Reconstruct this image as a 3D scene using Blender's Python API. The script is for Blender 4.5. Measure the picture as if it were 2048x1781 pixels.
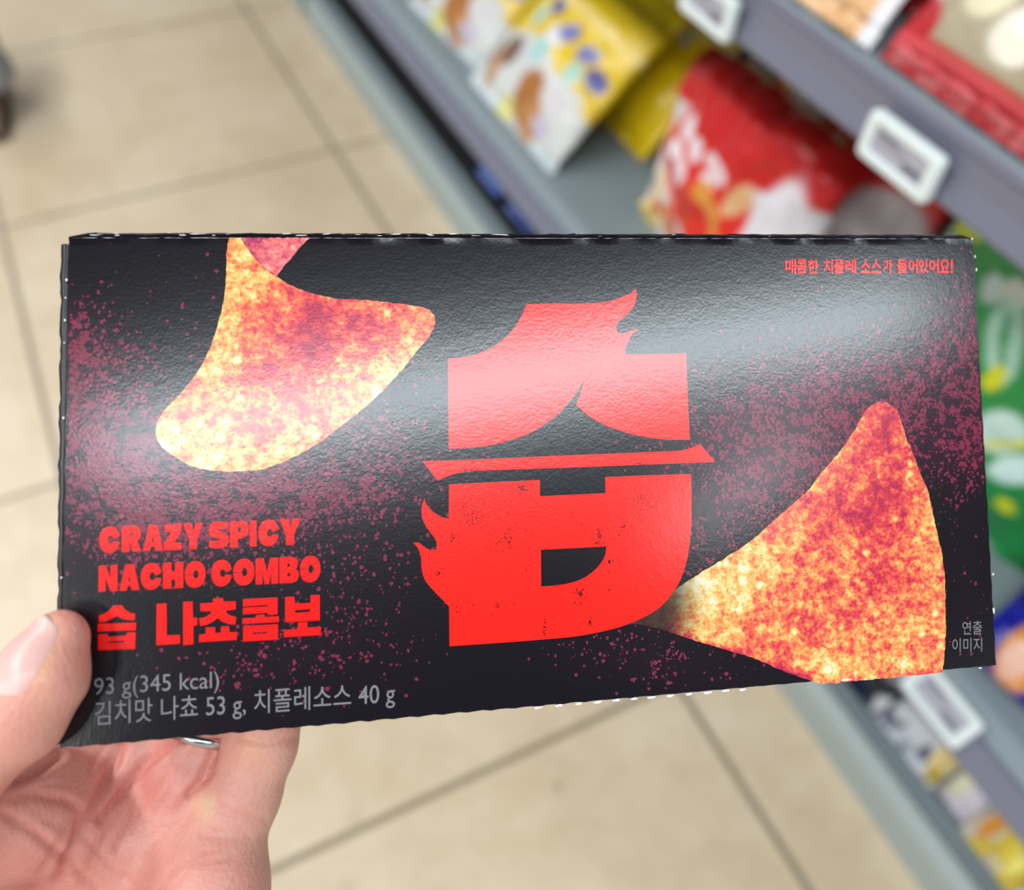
import bpy, bmesh, math, random
import numpy as np
from mathutils import Vector, Matrix, noise as mnoise
from mathutils.geometry import tessellate_polygon, delaunay_2d_cdt

for o in list(bpy.data.objects):
    bpy.data.objects.remove(o)
SC = bpy.context.scene
COL = SC.collection
random.seed(7)

# ------------------------------------------------------------------ camera
FPX, CX, CY = 1890.0, 1024.0, 890.5
CAM = np.array([0.0, 0.0, 1.035])
# rows: world X (into the shelf), Y (along the aisle), Z (up) in camera axes
RW = np.array([[0.89707794, 0.31862939, -0.3061478],
               [-0.44044928, 0.70035002, -0.56170657],
               [0.0354344, 0.63873716, 0.76860864]])
cd = bpy.data.cameras.new('camera')
cam = bpy.data.objects.new('camera', cd)
COL.objects.link(cam)
m4 = Matrix.Identity(4)
for i in range(3):
    for j in range(3):
        m4[i][j] = RW[i][j]
    m4[i][3] = CAM[i]
cam.matrix_world = m4
cd.sensor_fit = 'HORIZONTAL'
cd.sensor_width = 36.0
cd.lens = FPX / 2048 * 36.0
cd.clip_start = 0.01
cd.clip_end = 50
cd.dof.use_dof = True
cd.dof.focus_distance = 0.204
cd.dof.aperture_fstop = cd.lens / 3.9
SC.camera = cam

# ------------------------------------------------------------------ light
w = bpy.data.worlds.new('world')
SC.world = w
w.use_nodes = True
w.node_tree.nodes['Background'].inputs['Color'].default_value = (0.95, 0.97, 1.0, 1)
w.node_tree.nodes['Background'].inputs['Strength'].default_value = 0.56


def area_light(name, loc, sx, sy, power, rot_z=0.0, color=(1, 0.985, 0.96)):
    ld = bpy.data.lights.new(name, 'AREA')
    ld.shape = 'RECTANGLE'
    ld.size, ld.size_y = sx, sy
    ld.energy = power
    ld.color = color
    lo = bpy.data.objects.new(name, ld)
    lo.location = loc
    lo.rotation_euler = (0, 0, rot_z)
    COL.objects.link(lo)
    return lo


# two linear ceiling lamps of the shop, then three unseen fill lamps added
area_light('ceiling_or_fill_lamp', (0.33, -0.90, 2.57), 2.0, 0.13, 26, -0.20, (0.84, 0.94, 1.0))
area_light('ceiling_or_fill_lamp', (0.76, -1.45, 2.57), 0.42, 0.06, 2.8, 0.40, (0.90, 0.96, 1.0))
area_light('ceiling_or_fill_lamp', (-1.25, -0.60, 2.57), 1.6, 0.17, 34, 1.57)  # this and the next two are added to brighten floor and bags
area_light('ceiling_or_fill_lamp', (-1.05, 1.20, 2.57), 1.6, 0.17, 36, 1.57)
area_light('ceiling_or_fill_lamp', (-0.85, 3.00, 2.57), 1.6, 0.17, 30, 1.57)

SC.view_settings.view_transform = 'Standard'
SC.view_settings.look = 'None'
SC.view_settings.gamma = 1.0
SC.view_settings.use_curve_mapping = False
SC.view_settings.exposure = 0.0


# ------------------------------------------------------------------ helpers
def lin(c):
    return tuple((v / 255 / 12.92) if v / 255 <= 0.04045 else ((v / 255 + 0.055) / 1.055) ** 2.4 for v in c)


def tag(o, label=None, cat=None, group=None, kind=None):
    if label: o['label'] = label
    if cat: o['category'] = cat
    if group: o['group'] = group
    if kind: o['kind'] = kind
    return o


def empty(name, loc=(0, 0, 0), mat=None):
    o = bpy.data.objects.new(name, None)
    o.empty_display_size = 0.05
    COL.objects.link(o)
    if mat is not None:
        o.matrix_world = mat
    else:
        o.location = loc
    return o


def mesh_obj(name, verts, faces, mats, parent=None, smooth=False, col=None, midx=None, attrs=None):
    me = bpy.data.meshes.new(name)
    me.from_pydata([tuple(map(float, v)) for v in verts], [], [tuple(map(int, f)) for f in faces])
    if not isinstance(mats, (list, tuple)):
        mats = [mats]
    for m in mats:
        me.materials.append(m)
    if smooth:
        me.polygons.foreach_set('use_smooth', [True] * len(me.polygons))
    if midx is not None:
        me.polygons.foreach_set('material_index', midx)
    if col is not None:
        a = me.color_attributes.new('Col', 'FLOAT_COLOR', 'POINT')
        c = np.ones((len(verts), 4), dtype=np.float32)
        c[:, :3] = np.asarray(col, dtype=np.float32)[:, :3]
        a.data.foreach_set('color', c.ravel())
    if attrs:
        for k, vals in attrs.items():
            a = me.attributes.new(k, 'FLOAT', 'POINT')
            a.data.foreach_set('value', np.asarray(vals, dtype=np.float32))
    me.update()
    o = bpy.data.objects.new(name, me)
    COL.objects.link(o)
    if parent is not None:
        o.parent = parent
    return o


class MB:
    """collects shapes that form one mesh"""
    def __init__(s):
        s.v, s.f = [], []

    def add(s, verts, faces):
        b = len(s.v)
        s.v += [tuple(v) for v in verts]
        s.f += [tuple(i + b for i in f) for f in faces]

    def box(s, x0, x1, y0, y1, z0, z1, bev=0.0):
        bm = bmesh.new()
        bmesh.ops.create_cube(bm, size=1)
        for v in bm.verts:
            v.co = Vector(((x0 + x1) / 2 + v.co.x * (x1 - x0), (y0 + y1) / 2 + v.co.y * (y1 - y0), (z0 + z1) / 2 + v.co.z * (z1 - z0)))
        if bev > 0:
            bmesh.ops.bevel(bm, geom=bm.edges[:], offset=bev, segments=3, profile=0.5, affect='EDGES')
        bm.verts.index_update()
        s.add([v.co[:] for v in bm.verts], [[v.index for v in f.verts] for f in bm.faces])
        bm.free()

    def extrude_y(s, prof, y0, y1):
        """closed profile in x,z swept along y"""
        n = len(prof)
        vs = [(x, y0, z) for x, z in prof] + [(x, y1, z) for x, z in prof]
        fs = [(i, (i + 1) % n, n + (i + 1) % n, n + i) for i in range(n)]
        fs += [tuple(range(n))[::-1], tuple(range(n, 2 * n))]
        s.add(vs, fs)

    def obj(s, name, mat, parent=None, smooth=False):
        o = mesh_obj(name, s.v, s.f, mat, parent, smooth)
        bm = bmesh.new()
        bm.from_mesh(o.data)
        bmesh.ops.recalc_face_normals(bm, faces=bm.faces[:])
        bm.to_mesh(o.data)
        bm.free()
        return o


class NT:
    """tiny node-tree helper"""
    def __init__(s, name):
        s.m = bpy.data.materials.new(name)
        s.m.use_nodes = True
        s.t = s.m.node_tree
        s.b = s.t.nodes['Principled BSDF']

    def n(s, typ, **kw):
        nd = s.t.nodes.new(typ)
        for k, v in kw.items():
            setattr(nd, k, v)
        return nd

    def link(s, a, b):
        s.t.links.new(a, b)

    def math(s, op, a, b=None, c=None, clamp=False):
        nd = s.n('ShaderNodeMath', operation=op)
        nd.use_clamp = clamp
        for i, x in enumerate((a, b, c)):
            if x is None: continue
            if isinstance(x, (int, float)): nd.inputs[i].default_value = x
            else: s.link(x, nd.inputs[i])
        return nd.outputs[0]

    def mix(s, fac, a, b, blend='MIX'):
        nd = s.n('ShaderNodeMix', data_type='RGBA', blend_type=blend)
        for i, x in ((0, fac), (6, a), (7, b)):
            if isinstance(x, (int, float)): nd.inputs[i].default_value = x
            elif isinstance(x, tuple): nd.inputs[i].default_value = (*x[:3], 1)
            else: s.link(x, nd.inputs[i])
        return nd.outputs[2]

    def noise(s, scale, detail=3, rough=0.55, vec=None):
        nd = s.n('ShaderNodeTexNoise')
        nd.inputs['Scale'].default_value = scale
        nd.inputs['Detail'].default_value = detail
        nd.inputs['Roughness'].default_value = rough
        if vec is None:
            vec = s.coord()
        s.link(vec, nd.inputs['Vector'])
        return nd.outputs['Fac']

    def coord(s):
        if not hasattr(s, '_tc'):
            s._tc = s.n('ShaderNodeTexCoord').outputs['Object']
        return s._tc

    def ramp(s, fac, stops):
        nd = s.n('ShaderNodeValToRGB')
        e = nd.color_ramp.elements
        while len(e) < len(stops): e.new(0.5)
        for el, (p, c) in zip(e, stops):
            el.position = p
            el.color = (*c[:3], 1)
        s.link(fac, nd.inputs['Fac'])
        return nd.outputs['Color']

    def bump(s, h, strength, dist):
        nd = s.n('ShaderNodeBump')
        nd.inputs['Strength'].default_value = strength
        nd.inputs['Distance'].default_value = dist
        s.link(h, nd.inputs['Height'])
        s.link(nd.outputs['Normal'], s.b.inputs['Normal'])

    def base(s, c):
        if isinstance(c, tuple): s.b.inputs['Base Color'].default_value = (*c[:3], 1)
        else: s.link(c, s.b.inputs['Base Color'])

    def set(s, **kw):
        for k, v in kw.items():
            s.b.inputs[k.replace('_', ' ')].default_value = v
        return s


def plain(name, rgb, rough=0.5, metallic=0.0, var=0.06, vs=6.0, bump=0.0, bs=200.0):
    t = NT(name)
    c = lin(rgb)
    nz = t.noise(vs, 4)
    t.base(t.mix(nz, tuple(v * (1 - var) for v in c), tuple(min(1, v * (1 + var)) for v in c)))
    t.set(Roughness=rough, Metallic=metallic)
    if bump:
        t.bump(t.noise(bs, 2), bump, 0.001)
    return t.m


# ------------------------------------------------------------------ pixels -> rays -> points on real planes
def ray(p):
    d = np.array([p[0] - CX, -(p[1] - CY), -FPX])
    return d / np.linalg.norm(d)


def cam2world(v):
    return RW @ np.asarray(v) + CAM


# ================================================================== SETTING
def floor_material():
    t = NT('floor_tile')
    sep = t.n('ShaderNodeSeparateXYZ')
    t.link(t.coord(), sep.inputs[0])
    ds = []
    ids = []
    for ax, o, s in ((0, 0.4284, 0.598), (1, 0.348, 0.6025)):
        q = t.math('DIVIDE', t.math('SUBTRACT', sep.outputs[ax], o), s)
        ids.append(t.math('FLOOR', q))
        fr = t.math('FRACT', q)
        d = t.math('MULTIPLY', t.math('MINIMUM', fr, t.math('SUBTRACT', 1.0, fr)), s)
        ds.append(d)
    d = t.math('MINIMUM', ds[0], ds[1])
    g = t.n('ShaderNodeMapRange')
    g.interpolation_type = 'SMOOTHSTEP'
    t.link(d, g.inputs['Value'])
    g.inputs['From Min'].default_value = 0.0036
    g.inputs['From Max'].default_value = 0.0052
    mask = g.outputs[0]
    big = t.noise(5.0, 5, 0.6)
    fine = t.noise(34.0, 4, 0.6)
    c = t.ramp(t.math('ADD', t.math('MULTIPLY', big, 0.7), t.math('MULTIPLY', fine, 0.3)),
               [(0.30, lin((202, 182, 151))), (0.5, lin((217, 200, 172))), (0.7, lin((229, 216, 193)))])
    wn = t.n('ShaderNodeTexWhiteNoise', noise_dimensions='2D')
    cb = t.n('ShaderNodeCombineXYZ')
    t.link(ids[0], cb.inputs[0]); t.link(ids[1], cb.inputs[1])
    t.link(cb.outputs[0], wn.inputs['Vector'])
    c = t.mix(t.math('MULTIPLY', wn.outputs['Value'], 0.12), c, lin((190, 165, 130)))
    # two worn spots on the tile
    for (sx, sy, r, k) in ((0.2433, 0.2977, 0.011, 0.75), (0.0, 0.30, 0.02, 0.18), (0.03, 0.36, 0.018, 0.15)):
        vd = t.n('ShaderNodeVectorMath', operation='DISTANCE')
        t.link(t.coord(), vd.inputs[0])
        vd.inputs[1].default_value = (sx, sy, 0)
        mr = t.n('ShaderNodeMapRange')
        mr.interpolation_type = 'SMOOTHSTEP'
        t.link(t.math('ADD', vd.outputs['Value'], t.math('MULTIPLY', fine, 0.008)), mr.inputs['Value'])
        mr.inputs['From Min'].default_value = 0.003
        mr.inputs['From Max'].default_value = r
        mr.inputs['To Min'].default_value = k
        mr.inputs['To Max'].default_value = 0
        c = t.mix(mr.outputs[0], c, lin((110, 96, 78)))
    c = t.mix(mask, lin((150, 138, 118)), c)
    t.base(c)
    t.set(Roughness=0.33)
    t.bump(mask, 0.35, 0.001)
    return t.m


mb = MB()
mb.box(-2.2, 1.9, -2.6, 5.0, -0.05, 0.0)
tag(mb.obj('floor', floor_material()), kind='structure')
mb = MB()
mb.box(-2.2, 1.9, -2.6, 5.0, 2.60, 2.65)
tag(mb.obj('ceiling', plain('ceiling_board', (66, 66, 68), 0.8)), kind='structure')

# ================================================================== SHELVING
M_DECK = plain('shelf_deck_steel', (136, 152, 160), 0.42, 0.0, 0.05, 3, 0.05, 300)
M_RAIL = plain('price_rail_plastic', (118, 120, 138), 0.38, 0.0, 0.04, 4)
M_LIP = plain('base_lip_steel', (166, 180, 180), 0.45, 0.0, 0.04, 4)
M_DECK_SHADE = plain('deck_shade_black', (20, 22, 26), 0.7, 0.0, 0.1, 4)
M_BACK = plain('shelf_back_steel', (92, 98, 102), 0.5, 0.0, 0.04, 4)

UP_RAIL = [(0.5035, 0.6655), (0.4955, 0.6665), (0.4935, 0.6700), (0.4990, 0.6880), (0.4995, 0.7050), (0.4965, 0.7080),
           (0.4975, 0.7115), (0.5010, 0.7125), (0.5040, 0.7100)]
MID_RAIL = [(0.5060, 0.2580), (0.4985, 0.2600), (0.4970, 0.2650), (0.5130, 0.2835), (0.5165, 0.2840), (0.5215, 0.2790)]
MID_NOSE = [(0.5168, 0.2846), (0.5290, 0.3000), (0.5336, 0.3010), (0.5336, 0.2790), (0.5222, 0.2790)]


def gondola(y0, y1, label):
    cy = (y0 + y1) / 2
    root = empty('shelf_unit', (0.75, cy, 0))
    tag(root, label, 'shelf unit', 'grey gondola units along the aisle')

    def P(mb_, name, mat, smooth=False, parent=root):
        mb_.v = [(x - 0.75, y - cy, z) for x, y, z in mb_.v]
        return mb_.obj(name, mat, parent, smooth)
    m = MB()
    m.extrude_y([(0.535, 0.0), (0.5355, 0.050), (0.539, 0.058), (0.546, 0.0615), (0.547, 0.066), (0.551, 0.0675), (0.556, 0.064), (0.556, 0.0)], y0, y1)
    tag(P(m, 'base_lip', M_LIP), 'pale grey front lip on the floor')
    m = MB(); m.box(0.5565, 0.998, y0, y1, 0.045, 0.066)
    P(m, 'base_deck', M_DECK)
    m = MB(); m.box(0.579, 0.996, max(y0 + .01, .42), y1 - .01, 0.0662, 0.0690)  # added dark sheet, paints the shade under the lower shelf
    tag(P(m, 'deck_shade_sheet', M_DECK_SHADE), 'added black sheet standing in for shade on the base deck')
    m = MB(); m.box(1.0, 1.02, y0, y1, 0.0, 1.30)
    P(m, 'back_panel', M_BACK)
    for yy in (y0 + 0.012, y1 - 0.012):
        m = MB(); m.box(1.0205, 1.05, yy - 0.012, yy + 0.012, 0.0, 1.32)
        P(m, 'upright', M_BACK)
    for nm, xf, zt, rail in (('lower_shelf', 0.534, 0.300, MID_RAIL), ('upper_shelf', 0.505, 0.711, UP_RAIL)):
        m = MB(); m.box(xf, 0.999, y0 + 0.004, y1 - 0.004, zt - 0.022, zt, 0.002)
        sh = P(m, 'shelf', M_DECK)
        m = MB(); m.extrude_y(rail, y0 + 0.003, y1 - 0.003)
        P(m, 'price_rail', M_RAIL, parent=sh)
        if nm == 'lower_shelf':
            m = MB(); m.extrude_y(MID_NOSE, y0 + 0.003, y1 - 0.003)
            P(m, 'nosing', M_DECK, parent=sh)
    return root


gondola(-0.75, 2.035, 'grey steel shelf unit with sloped price rails running along the right of the aisle')
gondola(2.075, 3.60, 'far grey shelf unit beyond the dark joint at the top edge')

# ------------------------------------------------------------------ shelf-edge price labels
M_ESL = plain('label_white_plastic', (226, 238, 240), 0.4, 0, 0.02, 20)
M_SCR = plain('label_screen', (172, 172, 186), 0.35, 0, 0.03, 40)
M_INK = plain('label_ink', (96, 94, 108), 0.5, 0, 0.1, 300)
M_CLIP = plain('label_clip', (70, 74, 84), 0.5)


def price_tag(y, base, slope_deg, label):
    """base: x,z of the label's lower edge on the rail; slope: lean of the face"""
    a = math.radians(slope_deg)
    up = Vector((math.sin(a), 0, math.cos(a)))
    nrm = Vector((-math.cos(a), 0, math.sin(a)))
    wd = Vector((0, -1, 0))
    M = Matrix.Identity(4)
    for i in range(3):
        M[i][0], M[i][1], M[i][2] = wd[i], up[i], nrm[i]
    M[0][3], M[1][3], M[2][3] = base[0], y, base[1]
    root = empty('price_label', mat=M)
    tag(root, label, 'price label', 'electronic price labels on the shelf rails')
    W, H, T = 0.0690, 0.0345, 0.007
    # rounded frame with an inset window
    def rr(w_, h_, r, n=6):
        pts = []
        for (sx, sy, a0) in ((1, 1, 0), (-1, 1, 90), (-1, -1, 180), (1, -1, 270)):
            for k in range(n + 1):
                an = math.radians(a0 + 90 * k / n)
                pts.append((sx * (w_ / 2 - r) + r * math.cos(an), H / 2 + sy * (h_ / 2 - r) + r * math.sin(an)))
        return pts
    rings = [(rr(W, H, .005), 0.0), (rr(W, H, .005), T - .002), (rr(W - .002, H - .002, .005), T - .0004), (rr(W - .004, H - .004, .0045), T),
             (rr(W - .016, H - .013, .002), T), (rr(W - .019, H - .016, .0012), T - .0025)]
    n = len(rings[0][0])
    vs, fs = [], []
    for pts, z in rings:
        vs += [(x, y_, z) for x, y_ in pts]
    for r in range(len(rings) - 1):
        for i in range(n):
            fs.append((r * n + i, r * n + (i + 1) % n, (r + 1) * n + (i + 1) % n, (r + 1) * n + i))
    fs.append(tuple(range(n))[::-1])
    mesh_obj('frame', vs, fs, M_ESL, root)
    m = MB(); m.box(-W / 2 + .0093, W / 2 - .0093, .0083, H - .0083, T - .006, T - .0022)
    sc = m.obj('screen', M_SCR, root)
    m = MB()
    m.box(-.022, -.002, H - .0125, H - .0105, T - .0022, T - .0020)
    m.box(-.022, .006, H - .0165, H - .0150, T - .0022, T - .0020)
    for k in range(4):
        m.box(.006 + k * .0042, .0092 + k * .0042, .0105, .0165, T - .0022, T - .0020)
    m.obj('printed_text', M_INK, sc)
    m = MB(); m.box(-W / 2 + .004, W / 2 - .004, .004, H - .004, -.0022, .0004)
    m.obj('clip', M_CLIP, root)
    return root


price_tag(0.376, (0.4900, 0.6650), 3, 'white framed price label on the upper rail beside red snack bags')
price_tag(0.606, (0.4900, 0.6650), 3, 'white framed price label on the upper rail cut by the top edge')
price_tag(0.137, (0.4985, 0.2685), 41, 'white framed price label on the lower rail under the carton corner')


# ================================================================== SNACK BAGS
def film(name, rough=0.3, alpha=1.0):
    t = NT(name)
    a = t.n('ShaderNodeAttribute', attribute_name='Col')
    t.base(a.outputs['Color'])
    t.set(Roughness=rough)
    t.bump(t.noise(90, 3), 0.25, 0.004)
    return t.m


M_FILM = film('snack_bag_film', 0.28)
M_CLEAR = film('clear_bag_film', 0.34)


def ss(e0, e1, x):
    t = min(1, max(0, (x - e0) / (e1 - e0)))
    return t * t * (3 - 2 * t)


def painter(base, shapes):
    """shapes: (kind, colour, args...) drawn in u,v (0..1)"""
    bl = np.array(lin(base)) if not callable(base) else None
    sh = [(s[0], np.array(lin(s[1])), s[2:]) for s in shapes]

    def f(u, v):
        c = np.array(base(u, v)) if bl is None else bl.copy()
        for k, col, a in sh:
            if k == 'e':      # ellipse cu cv ru rv rot
                cu, cv, ru, rv, ro = a
                cr, sr = math.cos(ro), math.sin(ro)
                du, dv = u - cu, v - cv
                d = math.hypot((du * cr + dv * sr) / ru, (-du * sr + dv * cr) / rv)
                w_ = 1 - ss(0.85, 1.1, d)
            elif k == 'r':    # rect u0 u1 v0 v1
                u0, u1, v0, v1 = a
                w_ = ss(u0 - .01, u0 + .01, u) * (1 - ss(u1 - .01, u1 + .01, u)) * ss(v0 - .01, v0 + .01, v) * (1 - ss(v1 - .01, v1 + .01, v))
            elif k == 'n':    # noise blotches: scale threshold seed
                s_, th, sd, v0, v1 = a
                nv = mnoise.noise(Vector((u * s_ + sd, v * s_, sd * 1.7)))
                w_ = ss(th, th + .18, nv) * ss(v0 - .03, v0 + .03, v) * (1 - ss(v1 - .03, v1 + .03, v))
            elif k == 'b':    # band across: v = v0 + slope*u, half width
                v0, sl, hw = a
                w_ = 1 - ss(hw * .8, hw * 1.2, abs(v - v0 - sl * u))
            if w_ > 0:
                c = c * (1 - w_) + col * w_
        return c
    return f


def snack_bag(label, loc, lean, W, H, T, paint, roll=0.0, yaw=0.0, seed=0, group=None, bend=None, mat=None, nu=56, nv=64,
              lump=0.0, cat='snack bag', seal=0.014, crush=0.006):
    mat = mat or M_FILM
    L = math.radians(lean)
    up = Vector((math.sin(L), 0, math.cos(L)))
    nrm = Vector((-math.cos(L), 0, math.sin(L)))
    wd = Vector((0, -1, 0))
    M = Matrix.Identity(4)
    for i in range(3):
        M[i][0], M[i][1], M[i][2] = wd[i], up[i], nrm[i]
    M = Matrix.Translation(loc) @ Matrix.Rotation(math.radians(yaw), 4, 'Z') @ M @ Matrix.Rotation(math.radians(roll), 4, 'Z')
    root = empty('snack_bag', mat=M)
    tag(root, label, cat, group)

    def warp(x, y, z):
        n1 = mnoise.noise(Vector((x * 22 + seed, y * 22, z * 9 + seed)))
        n2 = mnoise.noise(Vector((x * 55 + seed, y * 40, seed * 2.3)))
        ed = abs(2 * y / H - 1) ** 2
        s_ = 1 if z >= 0 else -1
        z = z + (n1 * crush + n2 * crush * (0.3 + 0.8 * ed)) * (1.0 if z >= 0 else 0.6)
        if bend:
            v0, ang = bend
            yb = v0 * H
            if y > yb - .02:
                k = ss(yb - .02, yb + .04, y)
                a = -math.radians(ang) * k
                dy = y - yb
                if dy > 0:
                    y, z = yb + dy * math.cos(a) - z * math.sin(a), dy * math.sin(a) + z * math.cos(a)
        return (x, y, z)
    vs, cs, fs = [], [], []
    idx = {}
    y_lo, y_hi = seal, H - seal
    for side in (1, -1):
        for j in range(nv + 1):
            v = j / nv
            for i in range(nu + 1):
                u = i / nu
                edge = i in (0, nu) or j in (0, nv)
                if side < 0 and edge:
                    idx[(side, i, j)] = idx[(1, i, j)]
                    continue
                pu = max(0, 1 - abs(2 * u - 1) ** 2.4) ** 0.62
                pv = max(0, 1 - abs(2 * v - 1) ** 2.6) ** 0.6
                z = side * T / 2 * pu * pv
                if lump and side > 0:
                    z += lump * max(0, mnoise.noise(Vector((u * 7 + seed, v * 7, seed)))) * pu * pv
                x = (u - .5) * W * (1 - .045 * math.sin(math.pi * v))
                y = y_lo + v * (y_hi - y_lo)
                idx[(side, i, j)] = len(vs)
                vs.append(warp(x, y, z))
                uu = u if side > 0 else 1 - u
                cs.append(paint(uu, (y / H)))
    for side in (1, -1):
        for j in range(nv):
            for i in range(nu):
                q = [idx[(side, i, j)], idx[(side, i + 1, j)], idx[(side, i + 1, j + 1)], idx[(side, i, j + 1)]]
                fs.append(q if side > 0 else q[::-1])
    body = mesh_obj('bag_body', vs, fs, mat, root, True, cs)
    for nm, ya, yb in (('bottom_seal', 0.0, y_lo + .001), ('top_seal', y_hi - .001, H)):
        vs, cs, fs = [], [], []
        n = 60
        for i in range(n + 1):
            u = i / n
            x = (u - .5) * W * (0.995)
            zz = .0025 if i % 2 else 0.0
            out_b = nm == 'bottom_seal'
            rows = (ya + (zz if out_b else 0), (ya + yb) / 2, yb - (0 if out_b else zz))
            for y in rows:
                for sgn in (1, -1):
                    rip = .0012 * math.sin(i * .9 + seed) + .0005 * sgn
                    vs.append(warp(x, y, rip))
                    cs.append(paint(u, min(.999, max(0, y / H))))
        for i in range(n):
            a, b = i * 6, (i + 1) * 6
            for r in (0, 2):
                fs.append((a + r, b + r, b + r + 2, a + r + 2))
                fs.append((a + r + 1, a + r + 3, b + r + 3, b + r + 1))
            fs.append((a, a + 1, b + 1, b))
            fs.append((a + 4, b + 4, b + 5, a + 5))
        mesh_obj(nm, vs, fs, mat, root, False, cs)
    return root


WHITE, CREAM = (232, 232, 236), (240, 226, 178)
# --- yellow and white bags, three in front and a second row behind
p_yel = painter((238, 206, 20), [
    ('r', (216, 222, 222), -.1, 1.1, -.1, .36), ('e', (216, 222, 222), .35, .36, .24, .06, 0),
    ('r', (206, 222, 228), -.1, 1.1, -.1, .05),
    ('e', (176, 112, 50), .56, .17, .13, .15, .2), ('e', (196, 140, 80), .66, .10, .08, .1, .2), ('e', (190, 140, 90), .12, .17, .07, .12, 0), ('e', (120, 84, 66), .2, .28, .08, .09, 0),
    ('e', (226, 226, 140), .40, .05, .08, .07, 0), ('e', (200, 190, 214), .74, .12, .08, .05, 0), ('e', (222, 222, 226), .76, .26, .12, .08, 0),
    ('e', (236, 200, 30), 1.0, .36, .10, .07, 0),
    ('e', (176, 222, 212), .73, .41, .07, .06, 0), ('e', (96, 96, 168), .88, .46, .08, .055, 0), ('e', (130, 134, 196), .74, .52, .09, .045, .3),
    ('e', (170, 222, 220), .42, .40, .06, .09, 0), ('e', (246, 246, 250), .45, .485, .09, .055, 0), ('e', (120, 124, 190), .53, .54, .09, .05, .3),
    ('e', (90, 90, 160), .30, .60, .06, .06, .3), ('e', (176, 222, 212), .2, .5, .06, .07, 0),
    ('b', (252, 226, 130), .66, .0, .03), ('b', (196, 164, 14), .78, .05, .025)])
for (x0, y0, z0, yw, lab, sd) in (
        (.545, 1.062, .300, 0, 'yellow and white snack bag leaning back beside the dark empty deck', 1),
        (.560, 1.330, .300, 3, 'yellow and white snack bag in the middle of the front row', 2),
        (.562, 1.602, .300, -2, 'yellow and white snack bag at the far end of the front row', 3)):
    snack_bag(lab, (x0, y0, z0), 46, .255, .27, .062, p_yel, yaw=yw, seed=sd, group='yellow snack bags in the front row')
p_yel2 = painter((238, 206, 16), [
    ('b', (252, 228, 120), .50, .1, .03), ('b', (190, 158, 10), .62, .05, .03), ('e', (196, 214, 200), .70, .62, .07, .16, .5), ('e', (236, 204, 20), .70, .62, .035, .10, .5),
    ('b', (250, 222, 90), .80, -.05, .04), ('e', (250, 236, 150), .3, .4, .2, .05, -.1), ('b', (170, 140, 20), .94, 0, .02)])
for (x0, y0, z0, lab, sd) in (
        (.672, 1.035, .302, 'yellow snack bag in the second row with a pale loop printed on it', 5),
        (.682, 1.312, .302, 'yellow snack bag in the second row farther from the red bags', 6)):
    snack_bag(lab, (x0, y0, z0), 44, .255, .29, .060, p_yel2, seed=sd, group='yellow snack bags in the second row')

# --- red and white bags on the lower shelf
p_red = painter((226, 224, 232), [
    ('r', (240, 226, 196), -.1, .2, .02, .34), ('e', (226, 130, 40), .14, .15, .07, .05, .7), ('e', (216, 120, 40), .28, .16, .05, .09, .4),
    ('e', (236, 210, 120), .05, .04, .1, .06, 0), ('e', (230, 120, 40), .05, .42, .05, .12, 0),
    ('e', (220, 38, 24), .44, .44, .33, .27, -.55), ('e', (214, 60, 20), .34, .33, .05, .16, .55),
    ('r', (204, 18, 22), -.1, 1.1, .63, .86), ('e', (204, 18, 22), .55, .64, .34, .07, 0),
    ('e', (244, 238, 248), .25, .585, .045, .05, 0), ('e', (244, 236, 246), .23, .485, .045, .04, 0), ('e', (244, 230, 240), .34, .54, .05, .05, .3),
    ('e', (240, 222, 230), .30, .42, .045, .06, 0), ('e', (242, 224, 232), .50, .545, .09, .045, -.1), ('e', (242, 224, 232), .47, .475, .05, .035, 0),
    ('e', (222, 150, 60), .47, .42, .06, .05, 0), ('e', (222, 150, 60), .55, .38, .06, .05, 0), ('e', (218, 140, 60), .60, .32, .04, .04, 0),
    ('e', (236, 190, 140), .66, .50, .04, .10, -.5), ('e', (228, 228, 238), .86, .40, .13, .30, 0),
    ('r', (232, 214, 176), -.1, 1.1, .87, 1.1)])
RG = 'red and white snack bags on the lower shelf'
snack_bag('big red and white snack bag with white lettering standing in front of the others', (.615, .675, .300), 8, .275, .255, .085, lambda u, v: p_red(u, v * .91), seed=11, group=RG, bend=(.79, 72), crush=.012)
p_red2 = painter((226, 226, 234), [
    ('r', (204, 12, 16), -.1, 1.1, .56, 1.1), ('e', (240, 180, 60), .15, .78, .07, .10, -.3), ('e', (240, 236, 246), .29, .78, .11, .075, -.5),
    ('e', (244, 200, 96), .41, .70, .07, .05, -.3), ('e', (176, 116, 8), .60, .90, .12, .10, -.3), ('e', (206, 14, 18), .53, .56, .15, .12, 0),
    ('e', (214, 210, 218), .84, .5, .20, .22, 0)])
snack_bag('red snack bag with gold and white print tucked right behind the big red one', (.728, .625, .300), 2, .30, .265, .070, p_red2, seed=13, group=RG, yaw=-4, crush=.010)
p_cream = painter((228, 212, 168), [('b', (200, 180, 134), .88, 0, .03), ('b', (240, 230, 196), .66, .1, .06), ('r', (104, 62, 34), -.1, 1.1, -.1, .30), ('e', (130, 74, 34), .1, .35, .2, .12, 0)])
snack_bag('cream and brown snack bag standing behind the red ones', (.862, .795, .300), 6, .20, .24, .05, p_cream, seed=14, crush=.01)

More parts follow.
